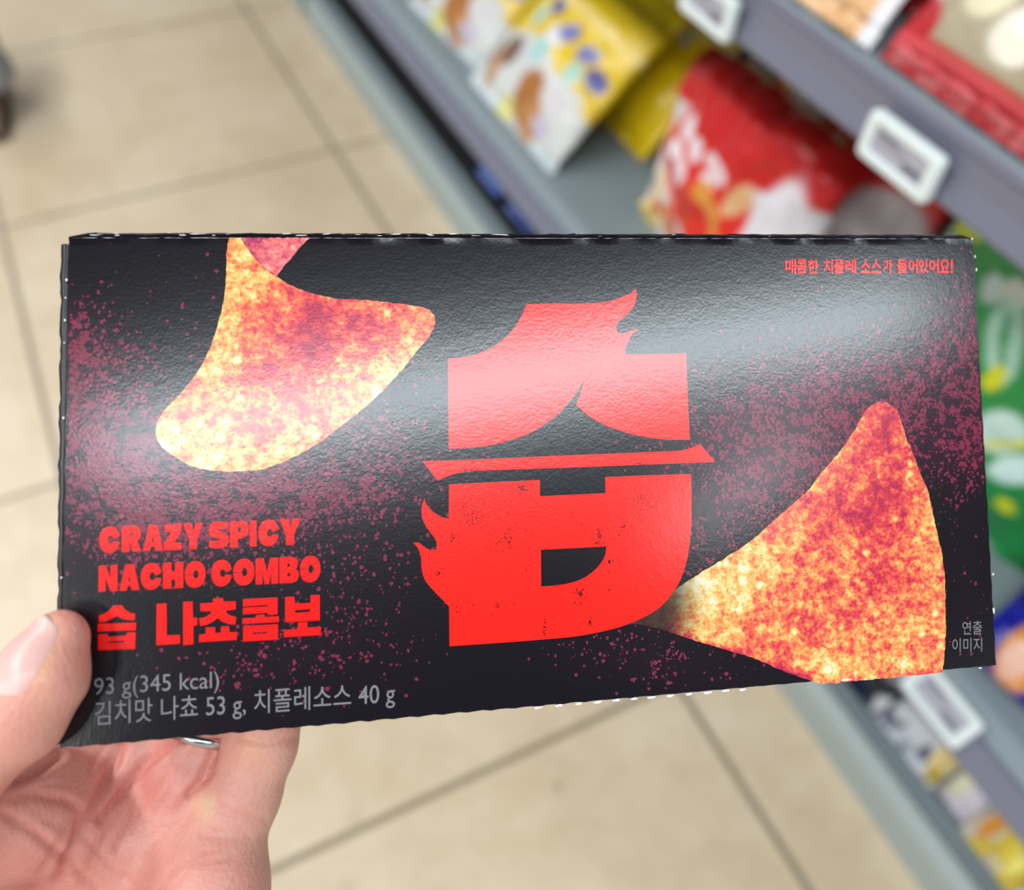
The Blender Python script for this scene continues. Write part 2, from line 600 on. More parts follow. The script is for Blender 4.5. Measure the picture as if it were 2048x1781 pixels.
# --- green bag and blue bag close to the camera
p_green = painter((16, 138, 64), [
    ('e', (186, 212, 210), .31, .68, .045, .045, 0), ('e', (196, 206, 200), .38, .725, .06, .04, .4), ('e', (168, 214, 196), .46, .615, .13, .065, -.75), ('e', (30, 146, 78), .46, .615, .09, .014, -.75),
    ('e', (206, 214, 10), .52, .52, .035, .05, 0), ('e', (196, 230, 226), .655, .41, .075, .10, -.5), ('e', (206, 222, 120), .715, .42, .018, .13, -.7),
    ('e', (200, 234, 232), .775, .36, .05, .11, -.6), ('e', (198, 212, 20), .825, .22, .035, .03, 0), ('e', (170, 206, 190), -.02, .62, .10, .06, .6), ('e', (196, 212, 30), .08, .72, .10, .04, .4),
    ('e', (12, 104, 48), .2, .3, .2, .2, 0)])
snack_bag('green snack bag with white and yellow print right of the carton', (.655, .335, .318), 3, .27, .31, .085, p_green, seed=21, roll=-9)
p_blue = painter((8, 16, 150), [('e', (226, 150, 60), .36, .34, .19, .34, 0), ('e', (240, 196, 176), .32, .22, .10, .16, 0), ('e', (10, 12, 110), .1, .8, .2, .2, 0)])
snack_bag('deep blue snack bag with an orange ball print lying on the lower shelf', (.545, .105, .318), 76, .13, .105, .032, p_blue, seed=22, roll=8)

# --- upper shelf
p_cook = painter((226, 178, 128), [
    ('r', (206, 30, 34), .25, .93, .22, .62), ('e', (240, 226, 190), .70, .16, .16, .10, 0), ('e', (236, 220, 190), .9, .2, .06, .08, 0), ('e', (206, 70, 56), .45, .20, .12, .08, 0),
    ('e', (196, 160, 90), .62, .34, .05, .12, 0), ('e', (240, 170, 180), .85, .42, .05, .10, .3), ('r', (236, 238, 244), .93, 1.1, -.1, 1.1), ('e', (222, 60, 70), .9, .5, .04, .2, .2),
    ('r', (220, 196, 150), -.1, .3, -.1, .4)])
UG = 'snack bags at the front of the upper shelf'
snack_bag('tan and red snack bag with a broad white side edge on the upper shelf', (.510, .552, .7135), 38, .20, .24, .05, p_cook, seed=31, group=UG)
p_rice = painter((176, 166, 140), [
    ('e', (236, 230, 196), .20, .28, .10, .10, 0), ('e', (244, 240, 224), .38, .20, .10, .07, .3), ('e', (238, 232, 200), .40, .38, .11, .10, 0), ('e', (232, 224, 186), .60, .27, .10, .08, .4),
    ('e', (240, 236, 216), .22, .50, .10, .09, 0), ('e', (236, 230, 204), .62, .48, .12, .10, 0), ('e', (228, 220, 186), .80, .22, .09, .06, 0), ('e', (236, 232, 210), .42, .62, .12, .1, 0),
    ('e', (250, 250, 246), .36, .22, .04, .02, 0), ('e', (250, 250, 246), .24, .31, .05, .025, .5), ('e', (250, 250, 246), .58, .30, .05, .02, -.4),
    ('r', (214, 216, 220), -.1, .07, .12, 1.1), ('e', (208, 70, 60), .90, .36, .10, .14, .2), ('e', (238, 240, 240), .70, .15, .12, .025, -.2),
    ('r', (190, 12, 28), -.1, 1.1, -.1, .10), ('e', (190, 12, 28), .02, .12, .10, .07, 0), ('b', (226, 84, 92), .065, .02, .016), ('b', (140, 4, 16), .03, .01, .01)])
snack_bag('clear bag of white round crackers with a red bottom band on the upper shelf', (.512, .325, .7135), 36, .235, .26, .06, p_rice, seed=37, group=UG, mat=M_CLEAR, lump=.012, crush=.003)
p_dred = painter((178, 12, 22), [('e', (150, 6, 14), .5, .3, .4, .2, 0), ('b', (214, 60, 66), .12, 0, .03)])
snack_bag('plain dark red snack bag in the gap behind the tan one', (.572, .447, .7135), 36, .11, .24, .026, p_dred, seed=33, group=UG)

# --- base deck, bottom right
BG = 'small bags on the base deck'
p_navy = painter((24, 36, 62), [('e', (60, 100, 160), .3, .8, .2, .15, 0), ('e', (200, 204, 210), .8, .2, .12, .15, 0), ('e', (14, 18, 30), .6, .4, .3, .2, 0)])
p_wht = painter((196, 204, 214), [('n', (90, 100, 120), 5, .2, 1.2, 0, .5), ('e', (206, 70, 50), .62, .58, .13, .17, 0), ('e', (150, 84, 40), .50, .88, .4, .1, -.2),
                                  ('e', (100, 60, 56), .35, .72, .2, .08, -.4), ('e', (222, 202, 140), .85, .28, .14, .22, 0), ('e', (180, 160, 60), .9, .1, .1, .08, 0)])
p_lil = painter((204, 200, 214), [('e', (214, 216, 190), .3, .25, .2, .2, 0), ('e', (150, 150, 150), .1, .2, .08, .2, 0), ('e', (230, 230, 240), .6, .7, .3, .12, 0)])
p_gold = painter((190, 186, 176), [('n', (206, 184, 60), 4, -.12, 3.2, -.1, 1.1), ('e', (206, 140, 50), .2, .25, .12, .14, 0), ('e', (206, 150, 40), .45, .55, .1, .25, -.3),
                                   ('e', (240, 230, 120), .75, .2, .1, .1, 0), ('e', (222, 206, 70), .6, .3, .08, .25, 0)])
p_wb = painter((206, 214, 226), [('n', (150, 160, 176), 5, .1, 7.2, -.1, 1.1), ('e', (236, 230, 200), .6, .2, .2, .1, 0)])
snack_bag('small navy bag lying on the base deck', (.556, .216, .094), 58, .060, .10, .034, p_navy, seed=41, group=BG)
snack_bag('white bag with red and cream print lying below the price label', (.556, .148, .098), 58, .085, .12, .040, p_wht, seed=42, group=BG)
snack_bag('pale lilac bag between the white bag and the golden one', (.566, .086, .092), 58, .050, .12, .036, p_lil, seed=43, group=BG)
snack_bag('clear bag of golden chips on the base deck', (.556, .030, .096), 58, .068, .12, .040, p_gold, seed=44, group=BG, mat=M_CLEAR)
snack_bag('bluish white bag at the lower right corner of the view', (.556, -.040, .096), 58, .070, .12, .040, p_wb, seed=45, group=BG)
p_cob = painter((36, 92, 176), [('e', (70, 130, 210), .5, .5, .3, .3, 0)])
snack_bag('bright blue bag in the dark gap above the base lip', (.585, 1.215, .094), 55, .075, .10, .04, p_cob, seed=46, group='blue bags in the dark gap')
snack_bag('darker blue bag in the dark gap nearer the carton top', (.585, 1.105, .094), 55, .085, .10, .04, painter((20, 62, 140), []), seed=47, group='blue bags in the dark gap')
snack_bag('pink bag on the far shelf unit at the top edge', (.59, 2.16, .094), 55, .09, .10, .04, painter((196, 60, 90), []), seed=48)

# ------------------------------------------------------------------ shopper's shoe at the left edge of the view
def shoe():
    root = empty('shoe', (-0.152, 1.90, 0))
    root.rotation_euler = (0, 0, math.radians(-97))
    tag(root, 'brown shoe with a grey trouser hem, half out of the frame at the far left', 'shoe')
    vs, fs = [], []
    n, k = 26, 20
    for i in range(n + 1):
        s = i / n
        x = .088 - .25 * s                       # toe points into the aisle
        wdt = .044 * max(.02, 1 - (abs(s - .42) / .60) ** 2.6) ** .5
        hgt = .030 + .045 * ss(.15, .62, s) if s > .02 else .014
        hgt *= max(.1, 1 - max(0, (.12 - s) / .13) ** 2) ** .5 * max(.2, 1 - max(0, (s - .93) / .08) ** 2) ** .5
        for j in range(k):
            a = 2 * math.pi * j / k
            cy_, cz = math.cos(a), math.sin(a)
            vs.append((x, wdt * math.copysign(abs(cy_) ** .7, cy_), .016 + hgt * (.5 + .5 * math.copysign(abs(cz) ** .8, cz))))
    for i in range(n):
        for j in range(k):
            fs.append((i * k + j, i * k + (j + 1) % k, (i + 1) * k + (j + 1) % k, (i + 1) * k + j))
    fs += [tuple(range(k))[::-1], tuple(range(n * k, n * k + k))]
    mesh_obj('upper', vs, fs, plain('shoe_brown_leather', (124, 102, 88), .5), root, True)
    vs2, fs2 = [], []
    for z in (0, .018):
        for j in range(40):
            a = 2 * math.pi * j / 40
            vs2.append((-.037 + .128 * math.cos(a), (.046 + .004 * math.cos(a)) * math.sin(a), z))
    fs2 = [(j, (j + 1) % 40, 40 + (j + 1) % 40, 40 + j) for j in range(40)] + [tuple(range(40))[::-1], tuple(range(40, 80))]
    mesh_obj('sole', vs2, fs2, plain('shoe_sole_rubber', (70, 58, 50), .7), root)
    vs3, fs3 = [], []
    m_, k = 14, 24
    HEMX = -.035
    for i in range(m_ + 1):
        z = .070 + .15 * i / m_
        for j in range(k):
            a = 2 * math.pi * j / k
            r = .086 + .004 * math.sin(3 * a + z * 40) + .008 * math.exp(-((z - .075) / .02) ** 2)
            vs3.append((HEMX - .02 * i / m_ + r * math.cos(a), .8 * r * math.sin(a), z))
    for i in range(m_):
        for j in range(k):
            fs3.append((i * k + j, i * k + (j + 1) % k, (i + 1) * k + (j + 1) % k, (i + 1) * k + j))
    fs3 += [tuple(range(k))[::-1], tuple(range(m_ * k, m_ * k + k))]
    mesh_obj('trouser_hem', vs3, fs3, plain('trouser_grey_cloth', (156, 160, 168), .85), root, True)


shoe()

# ================================================================== CARTON
PXC = [(137, 476), (1946, 478), (1992, 1331), (119, 1497)]
_r = np.array([ray(c) for c in PXC])
_t = np.linalg.solve(np.array([-_r[1], _r[2], -_r[3]]).T, -_r[0])
_P = _r * np.array([1.0, *_t])[:, None]
_P *= 0.2 / np.linalg.norm(_P[1] - _P[0])          # the carton front is 20 cm wide
PC = _P @ RW.T + CAM
EX = (PC[1] - PC[0]) / np.linalg.norm(PC[1] - PC[0])
NB = np.cross(PC[3] - PC[0], PC[1] - PC[0]); NB /= np.linalg.norm(NB)
EY = np.cross(NB, EX)
BO = PC.mean(0)
MBOX = Matrix.Identity(4)
for i in range(3):
    MBOX[i][0], MBOX[i][1], MBOX[i][2], MBOX[i][3] = EX[i], EY[i], NB[i], BO[i]


def B(px, py):
    """a printed point of the front, as x,y on the carton's front plane (metres)"""
    d = RW @ ray((px, py))
    q = CAM + d * (((BO - CAM) @ NB) / (d @ NB)) - BO
    return np.array([q @ EX, q @ EY])


CR = np.array([[(p - BO) @ EX, (p - BO) @ EY] for p in PC])   # tl tr br bl on the plane
TH = 0.025


def ink(t, rough=0.175):
    """every print on the carton shares the satin varnish and paper grain"""
    t.set(Roughness=rough)
    t.b.inputs['Specular IOR Level'].default_value = 0.5
    g = t.math('ADD', t.math('MULTIPLY', t.noise(1500, 2, 0.6), 0.5), t.math('MULTIPLY', t.noise(420, 2), 0.5))
    t.bump(g, 0.055, 0.0005)
    return t.m


def ink_plain(name, rgb, var=0.0, rough=0.175):
    t = NT(name)
    c = lin(rgb)
    if var:
        n_ = t.noise(300, 3)
        t.base(t.mix(n_, tuple(v * (1 - var) for v in c), tuple(v * (1 + var) for v in c)))
    else:
        t.base(c)
    return ink(t, rough)


def panel_mat():
    t = NT('carton_black_print')
    a = t.n('ShaderNodeAttribute', attribute_name='haze')
    n1 = t.noise(260, 5, 0.7)
    k = t.math('MULTIPLY', a.outputs['Fac'], t.math('ADD', t.math('MULTIPLY', n1, 1.2), 0.3), clamp=True)
    t.base(t.mix(k, lin((21, 18, 25)), lin((52, 22, 40))))
    return ink(t)


M_PANEL = panel_mat()
M_DUST = ink_plain('printed_dust', (124, 44, 68), 0.15)
M_RED = ink_plain('printed_red', (240, 34, 26))
M_REDL = ink_plain('printed_red_lettering', (246, 24, 20))
M_GREY = ink_plain('printed_grey', (128, 128, 134))
M_SIDE = ink_plain('carton_black_side', (22, 20, 26), rough=0.34)
M_BOARD_GLEAM = plain('white_cardboard_and_gleam', (232, 232, 232), 0.6)
M_SCUFF = ink_plain('printed_distress', (92, 12, 14))

box = empty('carton', mat=MBOX)
tag(box, 'black snack carton with red logo and two printed nacho chips held up in front', 'carton')


def dens(px, py):
    """how thickly the spice dust is printed"""
    def g(cx_, cy_, rx, ry, ro=0.0):
        dx, dy = px - cx_, py - cy_
        c_, s_ = math.cos(ro), math.sin(ro)
        return math.exp(-(((dx * c_ + dy * s_) / rx) ** 2 + ((-dx * s_ + dy * c_) / ry) ** 2))
    d = 1.0 * g(180, 860, 130, 140, .25) + 0.95 * g(330, 960, 210, 95, .15) + .75 * g(560, 985, 220, 60, -.1) + .35 * g(690, 900, 140, 130) \
        + .45 * g(330, 1080, 190, 60) + .10 * g(700, 1120, 160, 150) + .9 * g(150, 700, 55, 70) + .16 * g(640, 1290, 130, 70) + .10 * g(480, 1330, 120, 50) \
        + .22 * g(1330, 1335, 110, 30, .1) + .13 * g(1250, 1290, 130, 50) + .012 * g(400, 560, 60, 60) + .006 * g(330, 500, 120, 60)
    d += 1.25 * g(1640, 850, 200, 95, -.12) + 1.1 * g(1880, 800, 150, 120, -.2) + .85 * g(1955, 700, 50, 100) + .5 * g(1560, 960, 150, 100, -.4) \
        + .28 * g(1480, 900, 120, 170, .2) + .5 * g(1950, 900, 60, 60) + .09 * g(1400, 1110, 90, 90) + .05 * g(1930, 1120, 50, 160) + .3 * g(1930, 610, 40, 60) + .35 * g(1630, 745, 70, 50)
    return d


def front_panel():
    nx, ny = 120, 60
    vs, fs, mi, hz = [], [], [], []
    tl, tr, br, bl = CR
    rnd = random.Random(3)
    # px grid for the haze
    for j in range(ny + 1):
        for i in range(nx + 1):
            s, t = i / nx, j / ny
            p = tl * (1 - s) * (1 - t) + tr * s * (1 - t) + br * s * t + bl * (1 - s) * t
            x, y = p
            if j == ny:    # torn perforation along the lower edge
                amp = .00013 if s < .52 else .00006
                y += amp * math.sin(i * 2.1) * (0.5 + rnd.random()) - amp * .3
            if i == 0: x += .00012 * math.sin(j * 1.3) + .0001 * rnd.random()
            if i == nx: x += .00008 * math.sin(j * 1.7)
            vs.append((x, y, 0.0))
    W_ = nx + 1
    for j in range(ny):
        for i in range(nx):
            fs.append((j * W_ + i, (j + 1) * W_ + i, (j + 1) * W_ + i + 1, j * W_ + i + 1))
    # rolled fold along the top
    R_ = 0.0013
    rows = [list(range(W_))]
    for k in range(1, 8):
        a = math.radians(k * 90 / 7)
        row = []
        for i in range(W_):
            s = i / nx
            p = tl * (1 - s) + tr * s
            cr_ = .00016 * mnoise.noise(Vector((s * 60, k * .6, 1))) + .0001 * mnoise.noise(Vector((s * 170, k * .9, 5)))
            row.append(len(vs))
            fade = min(1, s / .012, (1 - s) / .012)
            vs.append((p[0], p[1] + (R_ * math.sin(a) + cr_) * (.35 + .65 * fade), -R_ * (1 - math.cos(a)) + cr_))
        rows.append(row)
    a_, b_ = rows[-1], []
    for i in range(W_):
        b_.append(len(vs)); v = vs[a_[i]]; vs.append((v[0], v[1], -TH + .001))
    rows.append(b_)
    for r in range(len(rows) - 1):
        for i in range(nx):
            fs.append((rows[r][i], rows[r][i + 1], rows[r + 1][i + 1], rows[r + 1][i]))
    mi = [0] * len(fs)
    ntop = len(vs)
    # haze from the dust map: project panel points back to where they are printed
    cw = [BO + EX * v[0] + EY * v[1] for v in vs]
    for q in cw:
        c = RW.T @ (q - CAM)
        hz.append(min(1.0, dens(CX + FPX * c[0] / -c[2], CY - FPX * c[1] / -c[2])))
    # flakes
    rnd = random.Random(11)
    n = 0
    tries = 0
    while n < 17500 and tries < 600000:
        tries += 1
        px, py = rnd.uniform(126, 1988), rnd.uniform(484, 1480)
        x, y = B(px, py)
        d = dens(px, py)
        clump = mnoise.noise(Vector((x * 420, y * 420, 2))) * .9 + mnoise.noise(Vector((x * 120, y * 120, 7))) * .5
        if rnd.random() > d * max(0.03, .55 + clump * 1.35): continue
        # keep inside the front
        tt = (CR[0][1] - y) / (CR[0][1] - CR[3][1])
        if not (.004 < tt < .99): continue
        xl = CR[0][0] * (1 - tt) + CR[3][0] * tt; xr = CR[1][0] * (1 - tt) + CR[2][0] * tt
        if not (xl + .0006 < x < xr - .0006): continue
        if y < CR[3][1] + (x - CR[3][0]) / (CR[2][0] - CR[3][0]) * (CR[2][1] - CR[3][1]) + .001: continue
        r = .00011 + .00037 * rnd.random() ** 1.7
        if d > .55: r *= 1.12
        k = rnd.choice((4, 5, 6, 7))
        b = len(vs)
        ph = rnd.random() * 6.3
        z = .00003 + n * 8e-10
        for q in range(k):
            rr_ = r * rnd.uniform(.55, 1.25)
            an = ph + 6.2832 * q / k
            vs.append((x + rr_ * math.cos(an), y + rr_ * math.sin(an), z)); hz.append(0)
        fs.append(tuple(range(b, b + k))); mi.append(1)
        n += 1
    # white worn paper along the top crease, and highlights painted white on the fold
    def strip(pts, w0, mat):
        b = len(vs)
        for (x, y, z, ww) in pts:
            vs.append((x, y + ww, z)); vs.append((x, y - ww, z)); hz.extend((0, 0))
        for q in range(len(pts) - 1):
            fs.append((b + 2 * q, b + 2 * q + 1, b + 2 * q + 3, b + 2 * q + 2)); mi.append(mat)
    pts = []
    for i in range(401):
        s = i / 400
        p = tl * (1 - s) + tr * s
        ww = max(0, mnoise.noise(Vector((s * 26, 3, 0))) * .6 + mnoise.noise(Vector((s * 120, 8, 0))) * .6 + .20) * .00007
        if s < .015 or s > .985: ww *= .2
        pts.append((p[0], p[1] + .00005 * mnoise.noise(Vector((s * 50, 1, 2))), .00005, ww))
    strip(pts, 0, 2)
    for (yo, zo, th_, sd, sc_) in ((.00055, -.00008, .10, 20, 60), (.00095, -.0005, .05, 40, 45), (.0012, -.0010, .12, 77, 80)):
        run = []
        for i in range(601):
            s = i / 600
            e_ = mnoise.noise(Vector((s * sc_, sd, 0))) * .7 + mnoise.noise(Vector((s * sc_ * 2.7, sd + 4, 0))) * .5 - th_ - (.25 if s > .45 else 0) - (.3 if s > .78 else 0)
            p = tl * (1 - s) + tr * s
            if e_ > 0 and .01 < s < .99:
                run.append((p[0], p[1] + yo + .00025 * mnoise.noise(Vector((s * 40, sd, 3))), zo + .0002, min(.00008, e_ * .0003)))
            else:
                if len(run) > 2: strip(run, 0, 2)
                run = []
    # white paper showing where the perforation tore
    def lens(px, py, rx, ry, rot, z=.00012):
        c = B(px, py); e = B(px + 1, py); s_ = np.linalg.norm(e - c)
        b = len(vs)
        k = 10
        for ring_z in (z, z - .0004):
            for q in range(k):
                a = 2 * math.pi * q / k
                x, y = rx * math.cos(a) * s_, ry * math.sin(a) * s_
                y += .25 * ry * s_ * math.sin(2 * a + px)
                vs.append((c[0] + x * math.cos(rot) - y * math.sin(rot), c[1] + x * math.sin(rot) + y * math.cos(rot), ring_z)); hz.append(0)
        fs.append(tuple(range(b, b + k))); mi.append(2)
        for q in range(k):
            fs.append((b + q, b + k + q, b + k + (q + 1) % k, b + (q + 1) % k)); mi.append(2)
    Z = lambda x, y: (500 + x / 1.862, 1380 + y / 1.862)
    for i, (x, y) in enumerate([(1075, 70), (1150, 63), (1222, 56), (1293, 50), (1362, 43), (1430, 38), (1495, 32), (1565, 26), (1635, 20), (1705, 14), (1770, 8), (1835, 3)]):
        px, py = Z(x, y)
        lens(px, py - 2, 9 - (i % 3), 2.2, .06)
    for (x, y, r) in ((133, 560, 2.8), (131, 596, 1.8), (130, 641, 2.5), (129, 686, 1.6), (127, 836, 2.7), (123, 1156, 2.2)):
        lens(x, y, r * .8, r, 0)
    for (x, y, rx, ry) in ((1944, 478, 2.0, 1.4), (1950, 513, .8, 2.5), (1953, 540, .8, 3), (1986, 1149, 1.2, 2.2), (1987, 1221, 1.6, 5.5), (1693, 1360, 12, 1.8), (1960, 1337, 3, 1.2)):
        lens(x, y, rx, ry, 0.0)
    o = mesh_obj('front_panel', vs, fs, [M_PANEL, M_DUST, M_BOARD_GLEAM], box, False, None, mi, {'haze': hz})
    sm = [i < nx * ny + 8 * nx for i in range(len(o.data.polygons))]
    o.data.polygons.foreach_set('use_smooth', sm)
    return o


front_panel()

# body behind the front, and the loose end flap that shows along the left edge
m = MB()
tl, tr, br, bl = CR
fr = [bl + [.0006, .0004], br + [-.0006, .0004], tr + [-.0006, -.0002], tl + [.0006, -.0002]]
vs = [(p[0], p[1], -.0004) for p in fr] + [(p[0], p[1], -TH) for p in fr]
mesh_obj('body', vs, [(0, 1, 2, 3), (7, 6, 5, 4), (0, 4, 5, 1), (1, 5, 6, 2), (2, 6, 7, 3), (3, 7, 4, 0)], M_SIDE, box)


def side_flap():
    n = 60
    vs, fs = [], []
    for j in range(n + 1):
        t = j / n
        p = tl * (1 - t) + bl * t
        wob = .00013 * math.sin(j * 1.1) + .0001 * math.sin(j * 2.7 + 1)
        o1 = -.0019 + .0009 * t + wob
        for (x, z) in ((.004, -.0021), (-.0004 + wob * .3, -.0013), (o1 * .55, -.0010), (o1, -.0016), (o1 + .0001, -.0022), (.004, -.0028)):
            vs.append((p[0] + x, p[1] - .0009 * (1 - t) + .0004 * t, z))
    k = 6
    for j in range(n):
        for i in range(k - 1):
            fs.append((j * k + i, (j + 1) * k + i, (j + 1) * k + i + 1, j * k + i + 1))
    return mesh_obj('end_flap', vs, fs, M_SIDE, box, True)


side_flap()


# ------------------------------------------------------------------ printing
def smooth_poly(pts, closed=True, sub=4, corner=38):
    pts = [np.array(p, float) for p in pts]
    n = len(pts)
    sharp = []
    for i in range(n):
        a, b, c = pts[i - 1], pts[i], pts[(i + 1) % n]
        v1, v2 = b - a, c - b
        ang = abs(math.degrees(math.atan2(v1[0] * v2[1] - v1[1] * v2[0], v1 @ v2)))
        sharp.append(ang > corner)
    out = []
    for i in range(n):
        p0, p1, p2, p3 = pts[i - 1], pts[i], pts[(i + 1) % n], pts[(i + 2) % n]
        if sharp[i]: p0 = p1 - (p2 - p1)
        if sharp[(i + 1) % n]: p3 = p2 + (p2 - p1)
        out.append(p1)
        if np.linalg.norm(p2 - p1) < 6: continue
        if sharp[i] and sharp[(i + 1) % n]: continue
        for k in range(1, sub):
            t = k / sub
            m1, m2 = (p2 - p0) / 2, (p3 - p1) / 2
            L_ = np.linalg.norm(p2 - p1)
            for mm in (m1, m2):
                l_ = np.linalg.norm(mm)
                if l_ > L_: mm *= L_ / l_
            out.append((2 * t ** 3 - 3 * t ** 2 + 1) * p1 + (t ** 3 - 2 * t ** 2 + t) * m1 + (-2 * t ** 3 + 3 * t ** 2) * p2 + (t ** 3 - t ** 2) * m2)
    return out


class Print:
    def __init__(s, z):
        s.z, s.v, s.f = z, [], []

    def poly(s, loops, fn):
        """loops of 2-D points (outer first, then holes), fn maps them to photo-measured print points"""
        lp = [[Vector((*B(*fn(*p)), 0)) for p in l] for l in loops]
        flat = [v for l in lp for v in l]
        b = len(s.v)
        s.v += [(v.x, v.y, s.z) for v in flat]
        for tri in tessellate_polygon(lp):
            a, c, d = (flat[i] for i in tri)
            if (c - a).cross(d - a).z < 0: tri = tri[::-1]
            s.f.append(tuple(b + i for i in tri))

    def obj(s, name, mat, parent=box):
        return mesh_obj(name, s.v, s.f, mat, parent)


# big logo
zl = lambda x, y: (800 + x / 2.2257, 540 + y / 2.2257)
LOGO_TOP = [(212, 395), (290, 388), (370, 365), (440, 325), (490, 280), (530, 225), (563, 153), (700, 150), (840, 150), (930, 140), (985, 122), (1025, 105), (1048, 84), (1053, 110), (1045, 150), (1025, 185), (990, 215), (965, 240), (962, 265), (972, 282), (1000, 283), (1025, 270), (1045, 263), (1058, 268), (1035, 285), (1015, 320), (1003, 350), (1002, 376), (1100, 376), (1273, 373), (1280, 560), (1290, 758), (1200, 757), (1100, 747), (1000, 724), (910, 692), (840, 652), (780, 600), (800, 555), (817, 500), (760, 580), (700, 645), (640, 690), (560, 735), (470, 765), (380, 785), (300, 794), (216, 797)]
LOGO_BAR = [(97, 852), (300, 846), (700, 828), (1100, 812), (1235, 806), (1290, 795), (1335, 774), (1402, 856), (1100, 868), (700, 883), (400, 893), (270, 903), (210, 920), (168, 940)]
LOGO_LOW = [(218, 955), (420, 945), (622, 936), (623, 1008), (913, 994), (912, 923), (1100, 915), (1295, 909), (1298, 1050), (1295, 1150), (1283, 1260), (1260, 1350), (1220, 1430), (1160, 1500), (1080, 1550), (980, 1590), (880, 1615), (760, 1635), (500, 1657), (220, 1676), (218, 1500), (190, 1470), (150, 1430), (110, 1380), (96, 1330), (93, 1280), (80, 1240), (58, 1215), (85, 1215), (110, 1235), (140, 1250), (160, 1245), (163, 1215), (150, 1190), (120, 1150), (100, 1110), (95, 1070), (100, 1040), (108, 1018), (118, 1045), (145, 1075), (180, 1098), (216, 1108)]
LOGO_HOLE = [(627, 1247), (917, 1232), (912, 1270), (890, 1310), (850, 1350), (800, 1380), (730, 1400), (628, 1410)]
pr = Print(.00012)
pr.poly([smooth_poly(LOGO_TOP)], zl)
pr.poly([smooth_poly(LOGO_BAR)], zl)
pr.poly([smooth_poly(LOGO_LOW), smooth_poly(LOGO_HOLE)], zl)
logo = tag(pr.obj('logo_print', M_RED), 'big red logo glyph with flame tips')
# dark distress marks printed over the logo
pr = Print(.00016)
rnd = random.Random(5)
for (cx_, cy_, sx, sy, n, lo, hi) in ((320, 1085, 55, 50, 150, 1.0, 3.4), (1080, 1040, 50, 55, 110, 1.0, 3.0), (480, 1190, 30, 40, 45, 1.5, 4.5), (545, 975, 22, 22, 36, 2, 5), (228, 1190, 16, 26, 24, 2, 5.5),
                              (800, 1425, 18, 50, 60, 2, 5.5), (912, 1370, 16, 45, 36, 2, 5), (1290, 945, 9, 14, 14, 2, 5), (850, 1570, 8, 18, 14, 2, 5), (645, 1600, 6, 40, 16, 2, 5), (165, 1352, 20, 10, 18, 2, 4.5),
                              (885, 1170, 10, 30, 22, 2, 4.5), (880, 1215, 28, 8, 18, 2, 4), (935, 1300, 14, 10, 16, 2, 5), (430, 1490, 12, 12, 10, 2, 5.5), (700, 1240, 350, 300, 70, 1.2, 3.2),
                              (280, 1500, 100, 60, 20, 1.5, 4), (310, 893, 45, 5, 22, 2, 4), (1065, 865, 40, 5, 18, 1.5, 3.5), (990, 1150, 12, 30, 16, 1.5, 4), (430, 1270, 90, 120, 22, 1, 3)):
    for _ in range(n):
        x, y = rnd.gauss(cx_, sx * .6), rnd.gauss(cy_, sy * .6)
        inside = 226 < x < 1285 and 960 < y < 1640 and not (610 < x < 925 and (y < 1015 or 1225 < y < 1420)) and not (x > 1000 and y > 1480)
        inbar = 270 < x < 1240 and (852 - (x - 100) * .035 + 4) < y < (906 - (x - 270) * .036 - 4)
        if not (inside or inbar or (110 < x < 226 and 1300 < y < 1400)): continue
        r = rnd.uniform(lo, hi)
        el, ro = rnd.uniform(.3, 1), rnd.random() * 3.14
        k = rnd.choice((4, 5, 6))
        pr.poly([[(x + r * rnd.uniform(.6, 1.3) * (math.cos(a) * math.cos(ro) - el * math.sin(a) * math.sin(ro)), y + r * rnd.uniform(.6, 1.3) * (math.cos(a) * math.sin(ro) + el * math.sin(a) * math.cos(ro)))
                  for a in [6.2832 * q / k for q in range(k)]]], zl)
pr.obj('distress_print', M_SCUFF, logo)

# ---- heavy latin lettering, drawn in unit cells
def arc(cx_, cy_, rx, ry, a0, a1, n=18, pw=1.0):
    out = []
    for i in range(n + 1):
        a = math.radians(a0 + (a1 - a0) * i / n)
        c_, s_ = math.cos(a), math.sin(a)
        out.append((cx_ + rx * math.copysign(abs(c_) ** pw, c_), cy_ + ry * math.copysign(abs(s_) ** pw, s_)))
    return out


